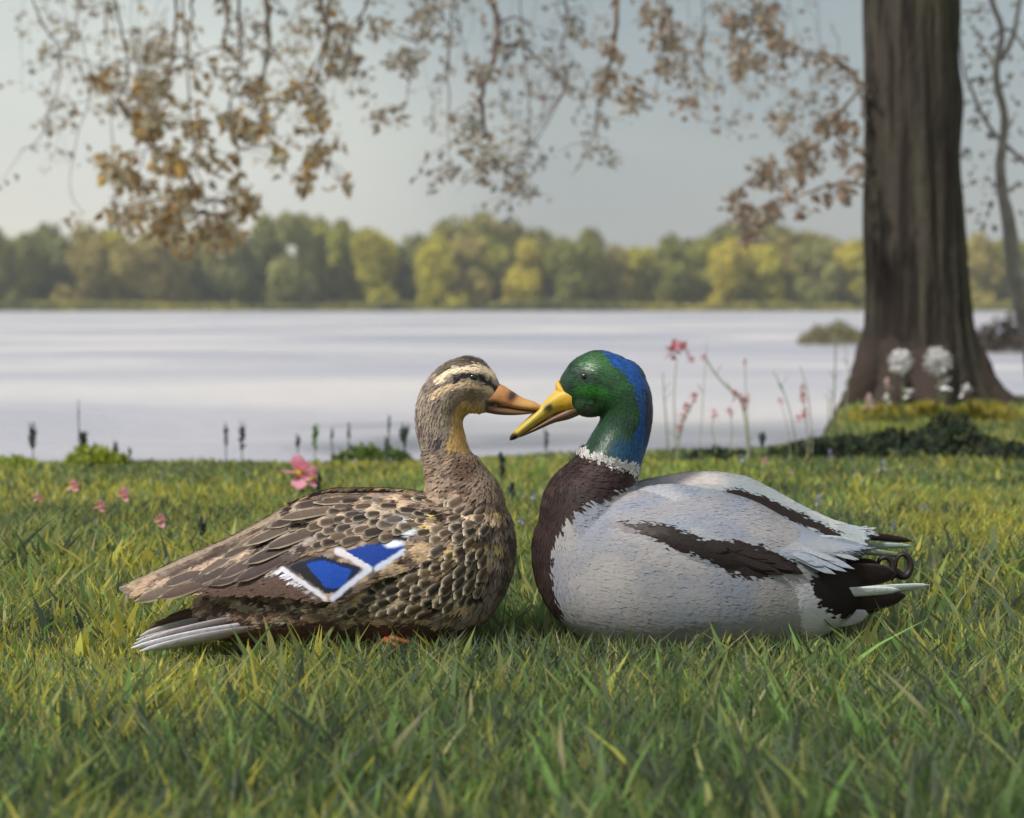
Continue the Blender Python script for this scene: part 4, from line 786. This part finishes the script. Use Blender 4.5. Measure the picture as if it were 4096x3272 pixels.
for (cx, cy, rx, ry, dd) in ((885, 567, 7.5, 10, 6), (903, 565, 7.5, 11, -4)):
    pts = [W(cx-14, cy+12, D-dd*S)]+[W(cx+rx*math.cos(a), cy+ry*math.sin(a), D-(dd+a*.6)*S) for a in np.linspace(2.6, -3.3, 26)]
    V, Fc = tube(pts, [(.0052*(1-.75*i/27)+.0006, .0085*(1-.6*i/27)) for i in range(len(pts))], 8); mesh('curled_feather', [tuple(v) for v in V], Fc, M_black, drake)

# ------------------------------------------------------------------ grass
def blades(name, n, y0, y1, hmin, hmax, wd, seed, label, dens_pow=1.0, seg=3):
    r = np.random.default_rng(seed); u = r.uniform(0, 1, n)
    y = (y0**dens_pow+(y1**dens_pow-y0**dens_pow)*u)**(1/dens_pow); half = .36*y+.4; x = r.uniform(-1, 1, n)*half
    s = shore(x); ok = (y < s+.12)
    ok &= ~((np.abs(y-D) < .055) & (x > (230-512)*S) & (x < (490-512)*S)) & ~((np.abs(y-D) < .055) & (x > (560-512)*S) & (x < (840-512)*S))
    x, y = x[ok], y[ok]; n = len(x); z = gz(x, y)
    px0 = 512+F*x/y; clumpy = fbm(x*9, y*9, 0, seed, 3); h = (hmin+(hmax-hmin)*r.beta(2, 3, n))*(.55+.9*clumpy); near = np.clip((y-shore(x)+.5)/.5, 0, 1); h *= 1-.45*near; h *= 1-np.exp(-((y-1.98)/.15)**2)*np.where(px0 < 245, .72, .12)
    lean = np.stack([r.normal(0, .45, n)+.5*(fbm(x*5, y*5, 0, seed+40)-.5), r.normal(0, .38, n)], 1); a = r.uniform(0, math.pi, n); wv = wd*r.uniform(.5, 1.5, n)*np.clip(y/2.2, .8, 2.2)
    side = np.stack([np.cos(a)*.8+.4, np.sin(a)*.6], 1); side /= np.linalg.norm(side, axis=1)[:, None]
    V = np.empty((n, seg*2+1, 3))
    for i in range(seg):
        t = i/seg; wdt = (1-t**1.6)*(.75 if i == 0 else 1); cx = x+lean[:, 0]*h*t**1.7; cy = y+lean[:, 1]*h*t**1.7; cz = z+h*t*(1-.12*t)-.003
        for q, sg in ((0, -1), (1, 1)):
            V[:, i*2+q, 0] = cx+sg*side[:, 0]*wv*wdt*.5; V[:, i*2+q, 1] = cy+sg*side[:, 1]*wv*wdt*.5; V[:, i*2+q, 2] = cz
    V[:, -1, 0] = x+lean[:, 0]*h; V[:, -1, 1] = y+lean[:, 1]*h; V[:, -1, 2] = z+h*.88
    b = np.arange(n)*(seg*2+1); Fs = []
    for i in range(seg-1): Fs.append(np.stack([b+i*2, b+i*2+1, b+i*2+3, b+i*2+2], 1))
    tri = np.stack([b+(seg-1)*2, b+(seg-1)*2+1, b+seg*2], 1)
    quads = np.concatenate(Fs)
    # colour: random tone patches, with shaded and sunlit zones painted in
    px = 512+F*x/y; py = HY+F*CH/y
    q1 = fbm(x*2.6, y*1.7, 0, 51, 4); q2 = fbm(x*7, y*5, 0, 57, 3); q3 = r.uniform(0, 1, n)
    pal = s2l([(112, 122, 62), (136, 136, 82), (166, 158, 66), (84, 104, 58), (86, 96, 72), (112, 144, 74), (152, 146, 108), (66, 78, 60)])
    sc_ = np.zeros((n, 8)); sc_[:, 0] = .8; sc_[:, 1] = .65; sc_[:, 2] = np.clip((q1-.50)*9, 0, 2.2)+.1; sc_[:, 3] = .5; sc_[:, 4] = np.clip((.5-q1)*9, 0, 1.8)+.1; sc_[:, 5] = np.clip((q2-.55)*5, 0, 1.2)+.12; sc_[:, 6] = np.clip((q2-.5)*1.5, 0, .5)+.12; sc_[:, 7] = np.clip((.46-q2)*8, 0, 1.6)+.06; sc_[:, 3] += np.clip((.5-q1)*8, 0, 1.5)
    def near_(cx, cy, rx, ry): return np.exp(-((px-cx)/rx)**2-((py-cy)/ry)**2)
    sc_[:, 2] += 2.5*near_(430, 470, 170, 12)+2.2*near_(60, 490, 110, 16)+2.5*near_(970, 445, 70, 26)+1.4*near_(960, 570, 80, 60)+1.2*near_(840, 490, 60, 14)+1.2*near_(150, 560, 90, 60)+1.0*near_(200, 700, 150, 50)  # yellower zones; sunlit grass by the tree foot is painted in
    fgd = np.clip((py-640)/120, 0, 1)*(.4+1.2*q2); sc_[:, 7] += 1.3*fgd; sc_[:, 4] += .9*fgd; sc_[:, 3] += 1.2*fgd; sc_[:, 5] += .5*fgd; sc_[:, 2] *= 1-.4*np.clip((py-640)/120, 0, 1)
    sc_[:, 7] += 1.2*near_(560, 660, 260, 16)+1.5*near_(330, 745, 120, 30); sc_[:, 5] += 1.2*near_(700, 480, 60, 16)  # darker blades below the ducks stand in for shade
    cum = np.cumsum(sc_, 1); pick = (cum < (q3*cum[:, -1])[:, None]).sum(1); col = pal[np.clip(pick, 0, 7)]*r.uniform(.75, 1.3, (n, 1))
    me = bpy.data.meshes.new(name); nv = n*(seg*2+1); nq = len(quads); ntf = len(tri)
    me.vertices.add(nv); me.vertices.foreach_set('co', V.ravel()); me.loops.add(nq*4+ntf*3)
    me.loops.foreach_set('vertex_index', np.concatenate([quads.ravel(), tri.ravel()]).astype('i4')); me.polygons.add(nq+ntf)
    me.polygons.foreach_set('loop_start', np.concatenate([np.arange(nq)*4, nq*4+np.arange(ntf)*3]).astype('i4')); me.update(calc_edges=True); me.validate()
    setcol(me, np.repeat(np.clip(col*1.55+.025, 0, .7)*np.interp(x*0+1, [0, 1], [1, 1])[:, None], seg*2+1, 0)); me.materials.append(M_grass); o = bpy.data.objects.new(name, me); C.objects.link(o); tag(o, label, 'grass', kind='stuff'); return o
M_grass = mat('grass_blade', rough=.6, attr='Col', trans=.5, spec=.2)
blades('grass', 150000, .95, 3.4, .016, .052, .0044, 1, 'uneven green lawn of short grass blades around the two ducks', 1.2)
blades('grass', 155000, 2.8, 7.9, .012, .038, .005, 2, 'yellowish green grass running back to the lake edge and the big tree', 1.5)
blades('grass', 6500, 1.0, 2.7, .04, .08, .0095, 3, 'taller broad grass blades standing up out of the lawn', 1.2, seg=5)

# ------------------------------------------------------------------ flowers and shore plants
def pmat(name, c, tr=.3): return mat(name, base=tuple(s2l(c)), rough=.6, trans=tr, noise=.15, nscale=120)
M_pink = pmat('pink_petal', (240, 168, 188)); M_rose = pmat('rose_petal', (214, 142, 146)); M_lav = pmat('lavender_petal', (168, 164, 198)); M_wht = pmat('white_petal', (240, 238, 238)); M_pale = pmat('pale_pink_petal', (218, 190, 188)); M_yel = pmat('yellow_petal', (214, 188, 60))
M_stem = mat('stem_green', base=tuple(s2l((104, 118, 70))), rough=.7); M_stemp = mat('stem_faded', base=tuple(s2l((150, 150, 122))), rough=.8); M_dark = mat('dark_seed_head', base=tuple(s2l((78, 88, 84))), rough=.85, noise=.3, nscale=120)
def petal_mesh(c, ax_, l, wd, cup):
    ax_ = ax_.normalized(); s = ax_.cross(Vector((0, 0, 1))); s = s.normalized() if s.length > .05 else Vector((1, 0, 0)); nn = s.cross(ax_).normalized(); V = []; Fc = []
    for i, (u, wq) in enumerate(((0, .15), (.35, .8), (.7, 1.0), (.95, .55), (1.03, .2))):
        for j in (-1, 0, 1): V.append(c+ax_*l*u+s*j*wd*.5*wq+nn*(cup*l*u*u+(.12*wd if j else 0)))
    for i in range(4):
        for j in range(2): a = i*3+j; Fc.append((a, a+1, a+4, a+3))
    return V, Fc
def flower(px, py, base_py, size, mt, label, cat='flower', group=None, n=5, kind='open', stem=None, name='wildflower', Yq=None, z0=None):
    Yq = Yq or gY(base_py); hd = W(px, py, Yq); r = random.Random(int(px*7+py)); gx = hd.x+r.uniform(-.012, .012); g0 = float(gz(gx, Yq)) if z0 is None else z0
    e = empty(name, (gx, Yq, g0)); s = size*Yq/F
    mesh('stem', *tube([(gx, Yq, g0-.01), ((gx+hd.x)/2+r.uniform(-.006, .006), Yq, (g0+hd.z)/2), tuple(hd)], [.0016*Yq/3, .0013*Yq/3, .001*Yq/3], 6), stem or M_stem, e)
    if kind == 'open':
        for k in range(n):
            a = 2*math.pi*k/n+r.uniform(-.3, .3); axv = Vector((math.cos(a), -.55+r.uniform(-.2, .2), math.sin(a)*.85+.15)); V, Fc = petal_mesh(hd, axv, s*.56*r.uniform(.8, 1.2), s*.5, .15); mesh('petal', V, Fc, mt, e)
        V, Fc = ico(hd+Vector((0, -s*.12, 0)), s*.13); mesh('flower_centre', V, Fc, M_yel, e)
    elif kind == 'globe':
        V = []; Fc = []; 
        for k in range(150):
            d = Vector((r.gauss(0, 1), r.gauss(0, 1), r.gauss(0, 1))).normalized(); v, f = petal_mesh(hd+d*s*.22, d+Vector((r.uniform(-.4, .4), r.uniform(-.4, .4), r.uniform(-.4, .4))), s*.30*r.uniform(.8, 1.15), s*.13, .1); b = len(V); V += v; Fc += [tuple(i+b for i in g) for g in f]
        o = mesh('flower_head', V, Fc, mt, e, smooth=False)
    else:                                              # ragged small head
        V = []; Fc = []
        for k in range(n):
            d = Vector((r.uniform(-1, 1), r.uniform(-1, .3), r.uniform(-1, 1))); v, f = petal_mesh(hd+d*s*.12, d, s*.5*r.uniform(.6, 1.2), s*.3, .2); b = len(V); V += v; Fc += [tuple(i+b for i in g) for g in f]
        mesh('petals', V, Fc, mt, e)
    V, Fc = petal_mesh(Vector((gx, Yq, g0)), Vector((.6 if r.random() < .5 else -.6, -.2, .8)), min(.05, (hd.z-g0)*.6), .007*Yq/3, .1); mesh('leaf', V, Fc, stem or M_stem, e)
    tag(e, label, cat, group); return e
def ico(c, rad):
    bm = bmesh.new(); bmesh.ops.create_icosphere(bm, subdivisions=2, radius=rad); V = [v.co+c for v in bm.verts]; Fc = [tuple(q.index for q in f.verts) for f in bm.faces]; bm.free(); return V, Fc
flower(300, 473, 497, 32, M_pink, 'largest pink flower, in the grass above the brown duck\'s back', n=7)
flower(313, 478, 499, 19, M_pink, 'smaller pink flower touching the largest pink flower on its right', n=5)
for px, py, s_, lb in [(74, 487, 13, 'small pink flower, topmost of the five left of the brown duck'), (38, 499, 10, 'small pink flower nearest the left edge in the lawn'), (101, 507, 13, 'small pink flower, third from the left edge of the lawn'), (124, 496, 15, 'small pink flower with the widest bloom of the five at left'), (161, 521, 13, 'small pink flower, lowest of the five left of the brown duck')]:
    flower(px, py, py+20, s_, M_pink, lb, group='small pink flowers in the left lawn', n=5)
flower(764, 461, 476, 8, M_pink, 'tiny pink flower in the grass behind the drake\'s back'); flower(791, 474, 490, 7, M_pale, 'tiny pale pink flower behind the drake\'s back, lower right of the brighter one')
for px, py, s_, lb in [(743, 456, 10, 'lavender flower just behind the drake\'s neck feathers by the lake edge'), (830, 455, 9, 'lavender flower in front of the dark plants left of the trunk'), (882, 467, 12, 'largest lavender flower, in the grass below the trunk'), (819, 500, 12, 'lavender flower beside the drake\'s back, ragged petals'), (877, 510, 6, 'tiny lavender flower between drake\'s wing tip and lawn'), (925, 508, 9, 'lavender flower furthest right in the lawn'), (893, 526, 8, 'lavender flower just above the drake\'s tail'), (561, 485, 9, 'lavender flower between the two ducks\' necks'), (521, 520, 8, 'lavender flower low between the two breasts'), (533, 496, 8, 'pale lavender flower beside the brown duck\'s breast')]:
    flower(px, py, py+18, s_, M_lav, lb, group='lavender flowers in the lawn', kind='ragged', n=7)
flower(569, 470, 492, 9, M_pale, 'pale pink flower between the two ducks, left of the white collar', kind='ragged', n=7)
# white flowers at the foot of the big tree
for px, py, s_, k_, lb, mt in [(900.5, 362, 26, 'globe', 'round white fluffy flower, left of the two in front of the trunk', M_wht), (938, 361, 29, 'globe', 'widest white fluffy flower, right of the two in front of the trunk', M_wht), (887, 385, 12, 'ragged', 'small pale pink flower below the left white globe', M_pale), (908, 394, 13, 'ragged', 'narrow white flower between the two white globes', M_wht),
                               (944, 385, 15, 'ragged', 'small white flower right under the right white globe', M_wht), (869, 404, 15, 'ragged', 'pale pink flower at the left foot of the trunk', M_pale), (965, 391, 14, 'ragged', 'whitish flower on the right root of the trunk', M_wht), (886, 400, 10, 'ragged', 'small white flower low at the foot of the trunk', M_wht), (829, 397, 9, 'ragged', 'white flower left of the trunk against the lake', M_wht)]:
    flower(px, py, 426, s_, mt, lb, kind=k_, n=12, Yq=5.75, group='white flowers at the foot of the big tree')
# tall rosy plants on the shore
def shoot(P, rad, mt, name, label, cat, heads=(), Yq=4.45, leafs=0, group=None):
    g = W(P[-1][0], P[-1][1], Yq); e = empty(name, (g.x, Yq, -.02)); q = smoothpts(P+[(P[-1][0], P[-1][1]+14)], 14)
    mesh('stem', *tube([W(a, b, Yq) for a, b in q], np.linspace(rad*.5, rad, 14).tolist(), 6, wob=.3), mt, e)
    r = random.Random(int(P[0][0]*3))
    for (hx, hy, hs, hm) in heads:
        V = []; Fc = []; c = W(hx, hy, Yq)
        for k in range(22):
            d = Vector((r.gauss(0, 1), r.gauss(0, .8), r.gauss(0, 1))).normalized(); v, f = petal_mesh(c+d*hs*.35*Yq/F*r.random(), d, hs*.42*Yq/F, hs*.26*Yq/F, .2); b = len(V); V += v; Fc += [tuple(i+b for i in gg) for gg in f]
        mesh('flower_head', V, Fc, hm, e)
    for k in range(leafs):
        i = r.randrange(3, 12); c = W(q[i][0], q[i][1], Yq); V, Fc = petal_mesh(c, Vector((r.choice((-1, 1))*.6, -.2, .8)), .03, .006, .1); mesh('leaf', V, Fc, mt, e)
    tag(e, label, cat, group); return e
G2 = 'rosy plants on the lake edge behind the drake'
shoot([(677, 358), (674, 395), (676, 446)], .0022, M_stemp, 'shore_flower', 'tallest rosy flower, its red bloom just right of the drake\'s head', 'flower', [(674, 352, 17, M_rose), (684, 350, 13, M_rose), (691, 360, 8, M_rose), (679, 345, 10, M_pink)], leafs=2, group=G2)
shoot([(706, 358), (714, 372), (728, 388), (742, 402), (748, 446)], .0034, M_stemp, 'shore_flower', 'thick arching pinkish stem with red florets, right of the tallest rosy flower', 'flower', [(704, 358, 7, M_rose), (735, 396, 9, M_rose), (744, 403, 10, M_rose), (748, 398, 7, M_pale)], leafs=2, group=G2)
shoot([(698, 393), (690, 408), (682, 425), (678, 448)], .003, M_stemp, 'shore_flower', 'low leaning rosy flower spike beside the drake\'s nape', 'flower', [(694, 397, 8, M_rose), (687, 408, 9, M_rose), (682, 418, 9, M_rose), (680, 428, 8, M_rose)], group=G2)
shoot([(715, 412), (712, 430), (716, 448)], .002, M_stemp, 'shore_flower', 'single bright pink bud among the rosy shore plants', 'flower', [(714.5, 414, 8, M_pink)], group=G2)
shoot([(730, 408), (732, 430), (730, 448)], .002, M_stemp, 'shore_flower', 'small dark red flower right of the bright pink bud', 'flower', [(730, 412, 8, M_rose)], group=G2)
shoot([(745, 358), (746, 395), (750, 448)], .0018, M_stemp, 'shore_stalk', 'tall thin reddish stalk in the middle of the rosy shore plants', 'plant', [(745, 362, 5, M_rose)], leafs=2, group=G2)
shoot([(773, 371), (782, 388), (790, 412), (796, 444)], .0018, M_stem, 'shore_stalk', 'thin dark stalk leaning left, right of the rosy plants', 'plant', leafs=2, group=G2)
shoot([(781, 401), (786, 420), (790, 446)], .0015, M_stemp, 'shore_flower', 'tiny red flower on a thin stalk halfway to the trunk', 'flower', [(780, 401, 6, M_rose)], group=G2)
shoot([(802, 388), (805, 412), (808, 444)], .0022, M_stemp, 'shore_flower', 'red flower nearest the dark shrubs by the trunk', 'flower', [(803, 398, 9, M_rose), (805, 413, 9, M_rose), (799, 418, 8, M_rose), (802, 388, 5, M_rose)], leafs=2, group=G2)
shoot([(663, 372), (664, 395), (668, 446)], .002, M_stem, 'shore_stalk', 'grey-green stalk close behind the drake\'s nape', 'plant', [], leafs=3, group=G2)
shoot([(707, 340), (704, 385), (700, 446)], .0014, M_stemp, 'shore_stalk', 'faint pale stalk rising above the rosy plants', 'plant', leafs=1, group=G2)
shoot([(836, 330), (835, 370), (832, 440)], .003, M_stem, 'shore_stalk', 'tall green reed stalk just left of the big trunk', 'plant', leafs=3, Yq=5.2, group=G2)
shoot([(845, 345), (848, 380), (842, 440)], .002, M_stemp, 'shore_stalk', 'shorter pale reed stalk touching the big trunk', 'plant', leafs=2, Yq=5.2, group=G2)
shoot([(800, 365), (808, 395), (812, 440)], .0018, M_stemp, 'shore_stalk', 'bent pale stalk above the red flower by the shrubs', 'plant', leafs=2, group=G2)
# dark seed heads on stalks
def spike(px, top, bot, wd, label, Yq=4.4, mt=None, base=None, group='dark seed heads along the lake edge'):
    e = empty('seed_head_grass', (W(px, bot, Yq).x, Yq, 0)); s = Yq/F; r = random.Random(int(px))
    z0 = float(gz((px-512)*Yq/F, Yq)); xw = (px-512)*s
    mesh('stem', *tube([(xw, Yq, z0-.01), tuple(W(px, bot, Yq)), tuple(W(px+r.uniform(-2, 2), top, Yq))], [.0016, .0014, .0006], 5), mt or M_dark, e)
    V = []; Fc = []
    for k in range(26):
        u = r.random(); c = W(px+r.gauss(0, wd*.12), top+(bot-top)*u, Yq); v, f = petal_mesh(c, Vector((r.uniform(-1, 1), r.uniform(-.6, .6), 1.2)), wd*.95*s, wd*.42*s*(.5+math.sin(u*3)*.6), .1); b = len(V); V += v; Fc += [tuple(i+b for i in g) for g in f]
    mesh('seed_head', V, Fc, mt or M_dark, e); tag(e, label, 'grass plant', group)
for a in [(33, 430, 452, 9, 'ragged dark seed head nearest the left edge of the shore'), (79, 402, 436, 3, 'tall thin dark stalk, highest on the left shore'), (83, 436, 454, 9, 'stout dark seed head at the foot of the tall thin stalk'), (116, 446, 462, 7, 'dark seed head beside the bright yellow-green bush'), (130, 450, 458, 4, 'tiny dark seed head right of the bright bush'), (226, 424, 448, 6, 'ragged dark seed head, left of the close pair'), (242, 427, 452, 8, 'stout dark seed head, right of the close pair'),
          (298, 437, 450, 5, 'small dark seed head left of the green one'), (332, 430, 448, 4, 'thin dark seed head right of the green one'), (349, 426, 447, 5, 'taller thin dark seed head midway to the brown duck'), (389, 418, 436, 4, 'thin dark seed head left of the dark bulrush'), (386, 440, 455, 5, 'low dark seed head under the thin one'), (404, 431, 449, 11, 'stout dark bulrush head closest to the brown duck\'s neck'), (546, 432, 452, 6, 'dark seed head under the drake\'s bill'), (762, 438, 448, 8, 'low dark seed head behind the drake at the lake edge')]: spike(*a)
M_green = mat('fresh_green_head', base=tuple(s2l((112, 150, 60))), rough=.8, trans=.3); spike(315, 430, 454, 8, 'fresh green seed head between the dark ones', mt=M_green, group='seed heads along the lake edge, green')
for px, t_, b_, wd, lb in [(319, 476, 494, 7, 'dark seed head right beside the largest pink flower'), (502, 460, 482, 10, 'dark seed head just right of the brown duck\'s neck'), (202, 524, 540, 9, 'dark seed head in the lawn above the brown duck\'s tail'), (512, 485, 500, 7, 'low dark seed head beside the brown duck\'s breast')]:
    spike(px, t_, b_, wd, lb, Yq=gY(b_+12), group='dark seed heads in the lawn')
# leafy clumps
def land(px, py): Yq = gY(py); return (px-512)*Yq/F, Yq
x, y_ = land(96, 466); clump('yellow_bush', x, y_, 0, .075, .05, .055, 320, .012, [(186, 196, 74), (168, 180, 66), (150, 164, 60)], 11, 'bright yellow-green leafy plant on the left shore by the stout seed head', 'plant')
x, y_ = land(12, 468); clump('yellow_bush', x, y_, 0, .06, .05, .035, 200, .011, [(170, 186, 80), (150, 168, 62)], 12, 'low yellow-green plant at the left edge of the shore', 'plant')
x, y_ = land(372, 461); clump('green_plant', x, y_, 0, .10, .05, .04, 320, .012, [(104, 134, 58), (90, 116, 60), (126, 142, 70)], 13, 'low green leafy plant on the shore left of the brown duck\'s neck', 'plant')
DK = [(58, 72, 54), (70, 84, 58), (48, 60, 52), (88, 100, 62), (62, 68, 60)]
for i, (a, b, rx, h_, lb) in enumerate([(848, 458, .15, .07, 'dark green low shrub left of the trunk\'s foot'), (900, 458, .16, .075, 'dark green low shrub in front of the trunk, middle one'), (950, 456, .14, .10, 'darkest and tallest low shrub in front of the trunk'), (1004, 462, .10, .05, 'small dark green shrub at the right edge of the lawn'), (800, 458, .08, .035, 'low dark green plant at the lake edge behind the drake'), (720, 460, .09, .028, 'low dark green tuft right of the drake\'s neck by the lake')]):
    x, y_ = land(a, b); clump('dark_shrub', x, y_, 0, rx, .10, h_, int(900*rx/.15), .013, DK, 20+i, lb, 'shrub', group='dark low shrubs around the foot of the big tree')
# yellow grass at the tree foot
YL = [(188, 170, 60), (160, 152, 62), (176, 160, 84), (140, 140, 60)]
for i, (a, rx, lb) in enumerate([(880, .12, 'yellow grass tuft at the left side of the trunk\'s foot'), (930, .14, 'yellow grass tuft in the middle of the trunk\'s foot'), (985, .14, 'yellow grass tuft on the right side of the trunk\'s foot')]):
    clump('yellow_tuft', (a-512)*5.9/F, 5.9, 0, rx, .12, .07, 800, .018, YL, 40+i, lb, 'grass tuft', up=1.5, group='yellow grass tufts at the foot of the big tree')

# ------------------------------------------------------------------ air
hm = bpy.data.materials.new('haze'); hm.use_nodes = True; ht = hm.node_tree; ht.nodes.clear()
ho = N(ht, 'ShaderNodeOutputMaterial'); hv = N(ht, 'ShaderNodeVolumePrincipled'); hv.inputs['Color'].default_value = (.93, .95, .97, 1); hv.inputs['Density'].default_value = .0006; hv.inputs['Anisotropy'].default_value = .2
ht.links.new(hv.outputs[0], ho.inputs['Volume'])
bm = bmesh.new(); bmesh.ops.create_cube(bm, size=1)
for v in bm.verts: v.co = Vector((v.co.x*1900, v.co.y*2400+950, v.co.z*26+11))
me = bpy.data.meshes.new('haze'); bm.to_mesh(me); bm.free(); me.materials.append(hm); hz = bpy.data.objects.new('haze', me); C.objects.link(hz); tag(hz, 'thin pale haze over the lake softening the far wood', kind='stuff')
